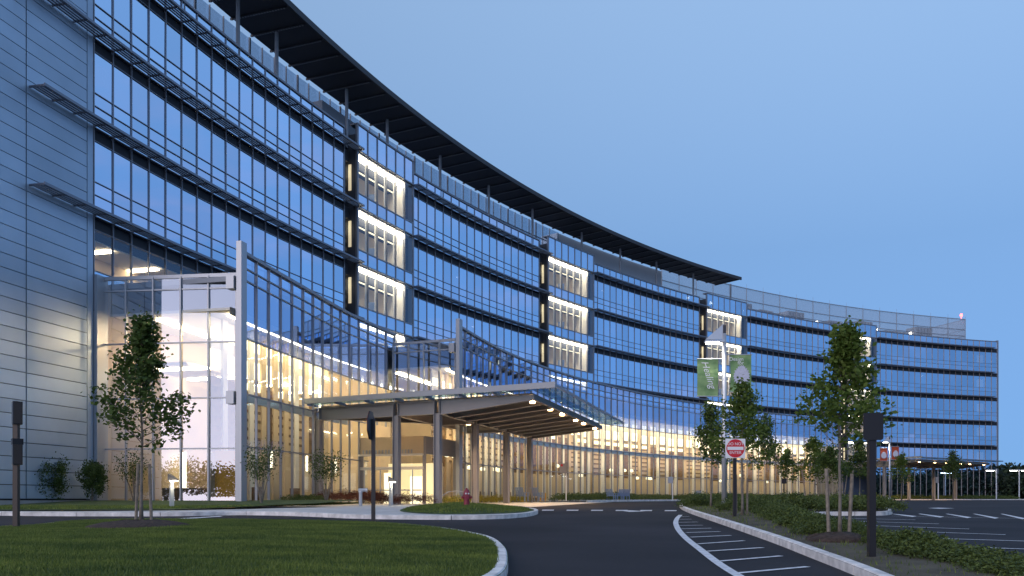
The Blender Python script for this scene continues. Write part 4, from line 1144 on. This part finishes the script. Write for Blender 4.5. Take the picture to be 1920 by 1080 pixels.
for (px, d, h, rm, mt, nm, lab, nl_) in [
    (1392, 27.6, 4.25, 1.0, 'leaf_bright', 'maple_tree', 'bushy young maple right behind the red road sign', 3200),
    (1333, 37.5, 4.6, .78, 'leaf_maple', 'maple_tree', 'slim young maple left of the tall lamp post with green banners', 3200),
    (1436, 47.0, 4.9, .75, 'leaf_maple', 'maple_tree', 'young maple among the low junipers behind the road sign', 2600),
    (1527, 58.0, 4.4, 1.25, 'leaf_bright', 'maple_tree', 'spreading young tree on the car park island in front of the distant canopy', 2600),
    (1556, 46.5, 3.1, 1.0, 'leaf_maple', 'maple_tree', 'small round-headed tree on thin trunk on the car park island', 2600),
    (1612, 62.0, 4.4, 1.1, 'leaf_maple', 'maple_tree', 'young tree before the distant canopy, beside the dark sign post', 2200),
    (1690, 84.0, 4.6, 1.15, 'leaf_bright', 'maple_tree', 'yellow-green young tree lit by the distant canopy below the red banners', 1800),
    (1787, 86.0, 5.0, 1.15, 'leaf_maple', 'maple_tree', 'young tree near the right end of the glass building', 1800),
    (1476, 66.0, 4.0, .9, 'leaf_maple', 'maple_tree', 'small tree at the left end of the distant canopy', 1400)]:
    xx, yy = A(px, d); z = bz(xx, yy) if poly_in(xx, yy, bed_poly) else zg(yy) + (.14 if d < 70 else .1)
    make_tree(nm, lab, (xx, yy, z), h, ovate(rm, .52, .36), int(px), nl_, .13 if d < 50 else .18, mt, .045, clear=.36, nl=16, sig=.14)
xx, yy = A(1392, 27.6)
stakes(xx, yy, bz(xx, yy), [(-.17, .1, 1.3), (.18, .1, 1.2)], 'straight wooden stake beside the maple behind the red road sign', 'stakes of the sign maple', .05)
xx, yy = A(1556, 46.5)
stakes(xx, yy, zg(yy) + .14, [(-.5, .2, 1.5), (-1.05, .5, 1.9), (.75, .1, 1.6), (1.1, .4, 1.9)], 'leaning wooden tree stake on the car park island', 'stakes on the car park island', .3)
# multi-stemmed shrubs against the glass
def multistem(label, px, d, h, spread, seed, n_):
    x, y = A(px, d); r_ = random.Random(seed); rng = np.random.default_rng(seed)
    root = thing('birch_shrub', label, 'shrub', (x, y, zg(y) + .28)); C = []
    for k in range(8):
        a = k * .8 + r_.random(); t = Vector((math.cos(a) * spread * r_.uniform(.45, 1), math.sin(a) * spread * r_.uniform(.3, .8), h * r_.uniform(.7, 1)))
        pts = [Vector((0, 0, -.1)), t * .3 + Vector((0, 0, h * .05)), t * .65, t]
        MB().tube(pts, [.03, .022, .014, .006], 5).build('stem', 'bark', root)
        for q in np.linspace(.38, 1, 9):
            c = Vector(pts[1]).lerp(t, q); C.append(np.array(c) + rng.normal(size=(n_ // 72 + 1, 3)) * .16)
    leaves('foliage', np.concatenate(C), .10, 'leaf_shrub', root, rng=rng)
multistem('open multi-stemmed shrub in front of the corner of the lit glass wing', 490, 39.5, 2.7, .95, 5, 1500)
multistem('open multi-stemmed shrub beside the left column of the entrance canopy', 612, 43.5, 2.7, .95, 6, 1500)
multistem('thin multi-stemmed shrub before the glass front with the orange partition', 252, 41.3, 2.6, .8, 7, 1000)
def bush(name, label, px, d, h, r_, seed, mat, n_, leaf=.09):
    x, y = A(px, d); rng = np.random.default_rng(seed); root = thing(name, label, 'shrub', (x, y, zg(y) + .33))
    MB().tube([(0, 0, -.15), (0, 0, h * .6)], [.05, .03], 6).build('stem', 'bark', root)
    k = 60; cc = rng.normal(size=(k, 3)); cc /= np.linalg.norm(cc, axis=1)[:, None]; cc *= rng.uniform(.25, 1.12, k)[:, None] ** .6 * rng.uniform(.82, 1.12, (k, 1))
    cc = cc * [r_, r_, h * .44] + [0, 0, h * .52]
    leaves('foliage', (cc[:, None, :] + rng.normal(size=(k, n_ // k, 3)) * r_ * rng.uniform(.11, .24, (k, 1, 1))).reshape(-1, 3), leaf, mat, root, rng=rng)
bush('round_shrub', 'broad rounded evergreen shrub against the grey metal wall', 87, 40.5, 2.3, .85, 12, 'leaf_shrub', 6500, .10)
bush('round_shrub', 'narrow upright evergreen shrub at the joint of metal wall and glass', 173, 41.5, 2.2, .58, 13, 'leaf_shrub', 4600, .10)
# low spreading evergreens: three forms, copied along beds and kerbs
def low_proto(mat, r_, h, n_, leaf, seed, spiky=0.0):
    rng = np.random.default_rng(seed); k = 46
    a = rng.uniform(0, 2 * np.pi, k); rr = np.sqrt(rng.uniform(0, 1, k)) * r_; zz = h * np.sqrt(np.maximum(0, 1 - (rr / r_) ** 2)) * rng.uniform(.55, 1.12, k)
    cc = np.c_[rr * np.cos(a), rr * np.sin(a), zz]
    C = (cc[:, None, :] + rng.normal(size=(k, n_ // k, 3)) * [.13 * r_ + .02, .13 * r_ + .02, .07]).reshape(-1, 3); C[:, 2] = np.maximum(C[:, 2], -.02)
    o = leaves('low_shrub', C, leaf, mat, rng=rng, aspect=.45 if not spiky else .16); me = o.data; bpy.data.objects.remove(o); return me
yew = [low_proto('leaf_yew', .62, .46, 1500, .085, s) for s in (1, 2, 3)]
yew_far = [low_proto('leaf_yew', .95, .70, 620, .16, s) for s in (4, 5)]
red = [low_proto('leaf_red', .55, .55, 700, .12, s, 1) for s in (6, 7)]
yel = [low_proto('leaf_yellow', .5, .55, 600, .13, s, 1) for s in (8, 9)]
rl = random.Random(17)
def low(meshes, name, x, y, z, s, label, cat, group):
    o = link(name, rl.choice(meshes), None, None, (x, y, z), rl.uniform(0, 6.28)); o.scale = (s * rl.uniform(.9, 1.15), s * rl.uniform(.9, 1.15), s * rl.uniform(.65, .95))
    tag(o, label, cat, group)
# hedge along the car park edge of the bed
br_ = spline(bed_right[1:9], 6); acc = 0
for i in range(len(br_) - 1):
    a, b_ = Vector(br_[i]), Vector(br_[i + 1]); L = (b_ - a).length; d = (b_ - a) / L; nn = Vector((-d.y, d.x)); s = 0
    while acc < L:
        q = a + d * acc
        for off in (.42, .85):
            if off > .5 and (q.y < 17 or rl.random() < .3): continue
            c = q + nn * (off + rl.uniform(-.15, .15))
            if c.y > 7: low(yew, 'juniper_shrub', c.x, c.y, bz(c.x, c.y) - .03, rl.uniform(.58, .8), 'low spreading juniper in the hedge between planting bed and parking lines', 'shrub', 'juniper hedge along the car park')
        acc += .42
    acc -= L
yy = 31.0
while yy < 62:
    for px in np.arange(1300, 1500, 1300 / yy):
        x, y = A(px + rl.uniform(-6, 6), yy + rl.uniform(-.4, .4))
        if poly_in(x, y, bed_poly) and dist_in(x, y, bed_poly) > (.75 if y > 40 else 1.3) and not (px < 1345 and y < 42):
            low(yew, 'juniper_shrub', x, y, bz(x, y), rl.uniform(.85, 1.1), 'spreading juniper in the dense patch behind the red road sign', 'shrub', 'juniper patch at the head of the bed')
    yy += 1.7
for px, d, s in ((1303, 40.0, 1.25), (1318, 41, 1.2), (1310, 43.5, 1.2)):
    x, y = A(px, d); low(yew, 'juniper_shrub', x, y, bz(x, y), s, 'rounded juniper at the tip of the planting bed by the curved kerb', 'shrub', 'junipers at the bed tip')
for px0, px1, lab, grp in ((1470, 1528, 'clipped juniper in the left clump on the car park island', 'left island clump'), (1572, 1662, 'clipped juniper in the right clump on the car park island', 'right island clump')):
    for d in (33.5, 36.5, 40):
        for px in np.arange(px0, px1, 28):
            x, y = A(px, d)
            if poly_in(x, y, pi): low(yew, 'juniper_shrub', x, y, zg(y) + .14, rl.uniform(1.1, 1.4), lab, 'shrub', grp)
for i in range(132):
    t = 152.2 - i * .335
    if t < 109: break
    x, y = P(t, lerp_tab([(152, 147.0), (130, 147.6), (108, 148.2)], t))
    low(yew_far, 'hedge_shrub', x, y, zg(y) + .15, rl.uniform(.85, 1.05), 'dark clipped hedge shrub in the long row at the foot of the glass', 'shrub', 'long hedge along the glass wall')
for i in range(15):
    t = 164.6 - i * .36; x, y = P(t, lerp_tab(T1, t) - 1.1 - .4 * rl.random())
    if i < 5: low(yew_far, 'hedge_shrub', x, y, zg(y) + .3, .55, 'low dark green shrub at the foot of the near glass wing', 'shrub', 'green shrubs along the near wing')
    else:
        for _ in range(2): low(red, 'barberry_shrub', x + rl.uniform(-.6, 1.2), y + rl.uniform(-.7, .5), zg(y) + .28, rl.uniform(1.0, 1.3), 'reddish barberry shrub in the bed left of the entrance columns', 'shrub', 'red shrubs by the entrance')
for px in np.arange(690, 806, 11):
    x, y = A(px + rl.uniform(-3, 3), 45.0 + rl.uniform(-.5, .8)); low(red, 'barberry_shrub', x, y, zg(y) + .2, rl.uniform(.9, 1.15), 'reddish barberry shrub in the bed before the doors', 'shrub', 'red shrubs before the doors')
for px in np.arange(838, 992, 9.5):
    x, y = A(px, 53 + (px - 838) * .085); low(yel, 'ornamental_grass', x, y, zg(y) + .05, rl.uniform(.95, 1.2), 'yellow-green ornamental grass lit under the canopy columns', 'grass plant', 'yellow grasses under the canopy')
# distant woods round the horizon, one mass of foliage
def wood(name, label, a0, a1, r0, r1, h, n_, seed):
    rng = np.random.default_rng(seed); k = max(8, n_ // 140); a = rng.uniform(a0, a1, k); r_ = rng.uniform(r0, r1, k); hh = h * rng.uniform(.55, 1.1, k)
    C = []
    for i in range(k):
        c = np.array([math.sin(a[i]) * r_[i], math.cos(a[i]) * r_[i], 0.0]); m_ = n_ // k
        C.append(c + rng.normal(size=(m_, 3)) * [h * .22, h * .22, 0] + np.c_[np.zeros((m_, 2)), rng.beta(1.4, 1.2, m_) * hh[i]])
    tag(leaves(name, np.concatenate(C), .8, 'leaf_far', None, 'stuff', rng=rng), label, 'trees')
wood('far_wood', 'dark belt of distant trees beyond the right end of the building', rad(29.5), rad(48), 180, 215, 6.5, 60000, 1)
wood('far_wood', 'distant belt of trees along the open side of the car park', rad(48), rad(105), 185, 215, 7.0, 50000, 4)
wood('far_wood', 'distant treeline across the open ground behind the viewpoint', rad(105), rad(290), 150, 200, 9.0, 130000, 2)

# ================================================================== STREET FURNITURE
# brown post with two box-shaped signs
x, y = A(30.5, 20.3); t = thing('sign_post', 'square brown post carrying two dark sign boxes seen from the side', 'sign post', (x, y, zg(y) + .16))
MB().box((0, 0, 1.45), (.115, .115, 3.1)).build('post', 'post_brown', t)
for z, h in ((2.72, .54), (1.75, .52)):
    Mx = Matrix.Rotation(rad(38), 4, 'Z')
    bx_ = MB().box((.02, 0, z), (.20, .20, h), Mx).build('sign_box', 'post_black', t)
    MB().box((.02, -.104, z), (.17, .012, h - .04), Mx).build('sign_face', 'post_brown', bx_)
MB().box((.02, 0, 2.04), (.23, .23, .14), Matrix.Rotation(rad(38), 4, 'Z')).build('collar', 'post_black', t)
# octagonal sign seen nearly edge-on
x, y = A(700, 23.0); t = thing('octagonal_sign', 'octagonal road sign turned edge-on atop a dark post at the lawn edge', 'road sign', (x, y, lz(x, y)), rad(86))
MB().box((0, 0, 1.35), (.075, .10, 2.9)).build('post', 'post_black', t)
oc = [(.38 / math.cos(rad(22.5)) * math.cos(rad(22.5 + 45 * k)), .38 / math.cos(rad(22.5)) * math.sin(rad(22.5 + 45 * k))) for k in range(8)]
def plate(pts, y0, y1, z): 
    k = len(pts); return MB().add([(a, y0, z + b_) for a, b_ in pts] + [(a, y1, z + b_) for a, b_ in pts], [tuple(range(k)), tuple(range(k, 2 * k))[::-1]] + [(i, k + i, k + (i + 1) % k, (i + 1) % k) for i in range(k)])
pl = plate(oc, .055, .085, 2.62).build('sign_plate', 'post_black', t)
plate([(a * .97, b_ * .97) for a, b_ in oc], .086, .092, 2.62).build('sign_face', 'sign_red', pl)
plate([(a * .97, b_ * .97) for a, b_ in oc], .046, .054, 2.62).build('back_plate', 'steel_dark', pl)
# DO NOT ENTER
x, y = A(1378, 26.6); t = thing('road_sign', 'white square DO NOT ENTER sign with red disc on a black post', 'road sign', (x, y, bz(x, y)))
MB().box((0, .03, 1.15), (.10, .10, 2.5)).build('post', 'post_black', t)
sq = MB().box((0, -.045, 2.12), (.62, .02, .60)).build('sign_plate', 'sign_white', t)
bm = bmesh.new(); bmesh.ops.create_circle(bm, cap_ends=True, radius=.285, segments=48, matrix=Matrix.Translation((0, -.059, 2.12)) @ Matrix.Rotation(rad(90), 4, 'X')); me = bpy.data.meshes.new('disc'); bm.to_mesh(me); bm.free(); me.materials.append(MATS['sign_red']); link('red_disc', me, sq)
MB().box((0, -.062, 2.12), (.50, .004, .10)).build('white_bar', 'sign_white', sq)
for txt, z in (('DO NOT', 2.255), ('ENTER', 1.985)):
    o = link('lettering', text_mesh(txt, .125, .001, 'sign_white'), sq); o.location = (0, -.063, z); o.rotation_euler = (rad(90), 0, 0)
# back of a sign, near
x, y = A(1634, 13.0); t = thing('road_sign', 'back of a small rounded sign on a thick dark post in the planting bed', 'road sign', (x, y, zg(y) + .16))
MB().box((0, .0, 1.0), (.10, .10, 2.3)).build('post', 'post_black', t)
rp = []
for cx_, cz_, a0 in ((.115, .17, 0), (-.115, .17, 90), (-.115, -.17, 180), (.115, -.17, 270)):
    for k in range(5): a = rad(a0 + k * 22.5); rp.append((cx_ + .035 * math.cos(a), cz_ + .035 * math.sin(a)))
plate(rp, -.075, -.055, 1.97).build('sign_plate', 'post_black', t)
# lamp posts with banners
def lamp_post(label, px, d, kind, rz=0):
    x, y = A(px, d); z0 = bz(x, y) if poly_in(x, y, bed_poly) else zg(y) + .12
    t = thing('lamp_post', label, 'street lamp', (x, y, z0), rz)
    MB().tube([(0, 0, -.1), (0, 0, 3), (0, 0, 7.35)], [.115, .105, .085], 14).build('pole', 'lamp_metal', t, smooth=True)
    MB().lathe([(.2, 0), (.2, .12), (.13, .2)], 14).build('base', 'lamp_metal', t)
    hd = MB().box((-.42, 0, 7.02), (.80, .30, .07)).build('lamp_head', 'lamp_metal', t)
    MB().box((-.50, 0, 6.955), (.52, .22, .06)).build('lamp_lens', 'light_lamp', hd)
    fin_ = MB().add([(-.80, -.02, 7.1), (-.05, -.02, 7.1), (-.05, -.02, 7.75), (-.80, .02, 7.1), (-.05, .02, 7.1), (-.05, .02, 7.75)], [(0, 1, 2), (3, 5, 4), (0, 3, 4, 1), (1, 4, 5, 2), (0, 2, 5, 3)]).build('lamp_wing', 'lamp_metal', t)
    MB().box((0, 0, 7.4), (.12, .12, .6)).build('pole_cap', 'steel_dark', t)
    L = bpy.data.lights.new('street_light', 'SPOT'); L.energy = 260; L.color = (1, .93, .8); L.spot_size = rad(130); L.spot_blend = .6; L.shadow_soft_size = .15
    o = bpy.data.objects.new('street_light', L); COL.objects.link(o); o.location = (x - .5, y, z0 + 6.85)
    for sgn, zt in ((-1, 6.28), (1, 6.46)):
        for z in (zt, zt - 1.58): MB().tube([(sgn * .05, 0, z), (sgn * 1.17, 0, z)], .022, 8).build('banner_arm', 'lamp_metal', t)
        bn = MB(); m_ = 8
        for i in range(m_ + 1):
            zz = zt - .02 - 1.54 * i / m_; w = .03 * math.sin(i * 1.1)
            bn.v += [(sgn * .26, w - .006, zz), (sgn * 1.14, w * .4 - .006, zz), (sgn * .26, w + .006, zz), (sgn * 1.14, w * .4 + .006, zz)]
        for i in range(m_):
            a, b_ = 4 * i, 4 * i + 4
            q = [(a, b_, b_ + 1, a + 1), (a + 2, a + 3, b_ + 3, b_ + 2), (a, a + 2, b_ + 2, b_), (a + 1, b_ + 1, b_ + 3, a + 3)]
            bn.f += q
        b_o = bn.build('banner', 'banner_green' if kind == 'green' else 'banner_red', t)
        if kind == 'green' and sgn < 0:
            o = link('lettering', text_mesh('Healing', .40, .002, 'sign_white', .35, 1.0), b_o); o.location = (sgn * .68, -.04, zt - .66); o.rotation_euler = (rad(90), rad(72), 0)
        else:
            r_ = random.Random(5); k = 44; pts = []
            for i in range(k):
                a = 2 * math.pi * i / k; rr = (.33 if i % 2 else .27) * (1 + .08 * r_.random()); pts.append((sgn * .72 + rr * math.cos(a) * (1.05 - .25 * math.sin(a)), .06 + rr * 1.28 * math.sin(a)))
            plate(pts, -.045, -.040, zt - .92).build('banner_print', 'banner_grey', b_o)
            if kind == 'green':
                for txt, dz, dx in (('Design', .20, -.10), ('for', .36, .08)):
                    o = link('lettering', text_mesh(txt, .22, .002, 'sign_white'), b_o); o.location = (sgn * .60 + dx, -.046, zt - dz); o.rotation_euler = (rad(90), 0, 0)
    return t
lamp_post('tall grey lamp post carrying two green banners in the planting bed', 1358, 36.0, 'green')
lamp_post('distant lamp post carrying two red banners beside the far canopy', 1668, 104.0, 'red')
def small_lamp(px, d, h, label, double=False):
    x, y = A(px, d); t = thing('lamp_post', label, 'street lamp', (x, y, zg(y)))
    MB().tube([(0, 0, -.1), (0, 0, h)], [.12, .09], 8).build('pole', 'lamp_metal', t)
    for s in ((-1, 1) if double else (-1,)):
        hd = MB().box((s * .9, 0, h - .15), (1.5, .4, .14)).build('lamp_head', 'lamp_metal', t); MB().box((s * 1.0, 0, h - .26), (1.1, .35, .08)).build('lamp_lens', 'light_lamp', hd)
small_lamp(1868, 138, 5.0, 'slim lamp post at the right corner of the glass building')
small_lamp(1911, 150, 5.4, 'double-headed lamp post before the distant trees', True)
# bollard lights
def bollard(px, d, label):
    x, y = A(px, d); t = thing('bollard_light', label, 'bollard', (x, y, zg(y) + .20), rad(0))
    MB().tube([(0, 0, -.1), (0, 0, 1.12)], [.11, .085], 4).build('post', 'aluminium', t)
    MB().add([(-.12, -.14, 1.13), (.28, -.14, 1.13), (-.12, -.14, 1.42), (-.12, .14, 1.13), (.28, .14, 1.13), (-.12, .14, 1.42), (-.02, -.14, 1.36), (-.02, .14, 1.36)], [(0, 1, 6, 2), (3, 5, 7, 4), (0, 3, 4, 1), (1, 4, 7, 6), (6, 7, 5, 2), (0, 2, 5, 3)]).build('hood', 'steel_dark', t)
    MB().box((.09, 0, 1.11), (.26, .22, .03)).build('lamp', 'light_lamp', t)
    L = bpy.data.lights.new('bollard_lamp', 'POINT'); L.energy = 26; L.color = (1, .86, .55); L.shadow_soft_size = .06
    o = bpy.data.objects.new('bollard_lamp', L); COL.objects.link(o); o.location = (x + .12, y - .32, zg(y) + 1.15)
bollard(322, 35.6, 'hooded aluminium bollard light on the grass before the orange partition')
bollard(733, 43.0, 'hooded bollard light by the red shrubs near the entrance doors')
# chrome standpipe
x, y = A(676, 42.0); t = thing('standpipe', 'chrome standpipe with sideways outlet in the grass by the entrance', 'standpipe', (x, y, zg(y) + .2))
MB().tube([(0, 0, -.1), (0, 0, .62)], .085, 12).build('pipe', 'aluminium', t)
MB().tube([(-.10, 0, .70), (.22, 0, .72), (.34, 0, .70)], [.10, .085, .12], 12).build('outlet', 'aluminium', t)
MB().lathe([(.11, 0), (.11, .06), (.06, .1)], 12, (0, 0, .6)).build('collar', 'lamp_metal', t)
# fire hydrant
x, y = A(875, 34.5); t = thing('fire_hydrant', 'dark red fire hydrant with white caps on the oval grass island', 'hydrant', (x, y, zg(y) + .27), rad(10))
MB().lathe([(.17, -.1), (.17, .05), (.115, .07), (.11, .42), (.16, .43), (.16, .47), (.13, .48), (.125, .58), (.09, .66), (.04, .70), (.04, .74), (.0, .75)], 18).build('barrel', 'hydrant_red', t, smooth=False)
MB().tube([(0, 0, .36), (0, -.20, .36)], [.075, .075], 10).build('pumper_nozzle', 'hydrant_red', t)
MB().tube([(0, -.20, .36), (0, -.25, .36)], [.085, .08], 8).build('cap', 'hydrant_red', t)
for s in (-1, 1):
    nz = MB().tube([(0, 0, .36), (s * .17, 0, .36)], .055, 10).build('hose_nozzle', 'hydrant_red', t)
    MB().tube([(s * .17, 0, .36), (s * .21, 0, .36)], .065, 8).build('cap', 'hydrant_red', nz)
MB().tube([(-.05, -.13, .52), (-.05, -.15, .52)], .035, 8).build('marker', 'hydrant_white', t); MB().tube([(.06, -.13, .52), (.06, -.15, .52)], .035, 8).build('marker', 'hydrant_white', t)
# small signs along the drop-off
def small_sign(px, d, h, w, ph, label, pm_, mm, red=False):
    x, y = A(px, d); t = thing('parking_sign', label, 'road sign', (x, y, zg(y) + .14))
    MB().box((w * .42 if not mm.endswith('black') else 0, .03, h / 2), (.08, .08, h)).build('post', pm_, t)
    pl = MB().box((0, -.03, h - ph / 2), (w, .03, ph)).build('sign_plate', mm, t)
    if red: MB().box((-w * .2, -.05, h - .14), (w * .3, .01, .16)).build('red_mark', 'sign_red', pl)
small_sign(1056, 66, 2.9, .55, .75, 'beige parking sign with red mark on a white post beside the canopy', 'sign_white', 'steel_taupe', True)
small_sign(1257, 72, 2.0, .45, .55, 'pale sign on a white post standing in the long hedge', 'sign_white', 'aluminium')
small_sign(1470, 74, 1.9, .40, .45, 'small black sign on a black post near the left end of the distant canopy', 'post_black', 'post_black')
small_sign(1757, 98, 2.6, .35, .7, 'small reddish-backed sign on a white post before the right glass front', 'sign_white', 'steel_taupe')
# garden chairs by the glass
def chair(px, R, rz, label):
    th = th_of(px, R); x, y = P(th, R); t = thing('garden_chair', label, 'chair', (x, y, zg(y) + .15), rz, 'garden chairs along the glass wall')
    MB().box((0, 0, .38), (.62, .56, .05)).build('seat', 'chair_paint', t)
    for k in range(5): MB().bar((-.26 + k * .13, .24, .36), (-.28 + k * .14, .52, 1.02), .10, .025).build('back_slat', 'chair_paint', t)
    for s in (-1, 1):
        MB().box((s * .36, -.04, .62), (.12, .70, .03)).build('armrest', 'chair_paint', t)
        for yy in (-.28, .22): MB().box((s * .34, yy, .30), (.06, .09, .62)).build('leg', 'chair_paint', t)
for px in (979, 1006, 1146, 1162, 1172, 1306): chair(px, 145.9, rad(150 if px < 1160 else 200), 'blue-grey garden chair standing at the foot of the lit glass wall')
# bent steel handrail
x, y = A(850, 50.0); t = thing('handrail', 'thin bent steel handrail between the canopy columns', 'handrail', (x, y, zg(y)))
MB().tube([(-.95, 0, 0), (-.7, 0, .55), (-.3, 0, .82), (.2, 0, .88), (.7, 0, .80)], .022, 8).build('rail', 'lamp_metal', t); MB().tube([(.7, 0, 0), (.7, 0, .8)], .02, 8).build('rail_post', 'lamp_metal', t)
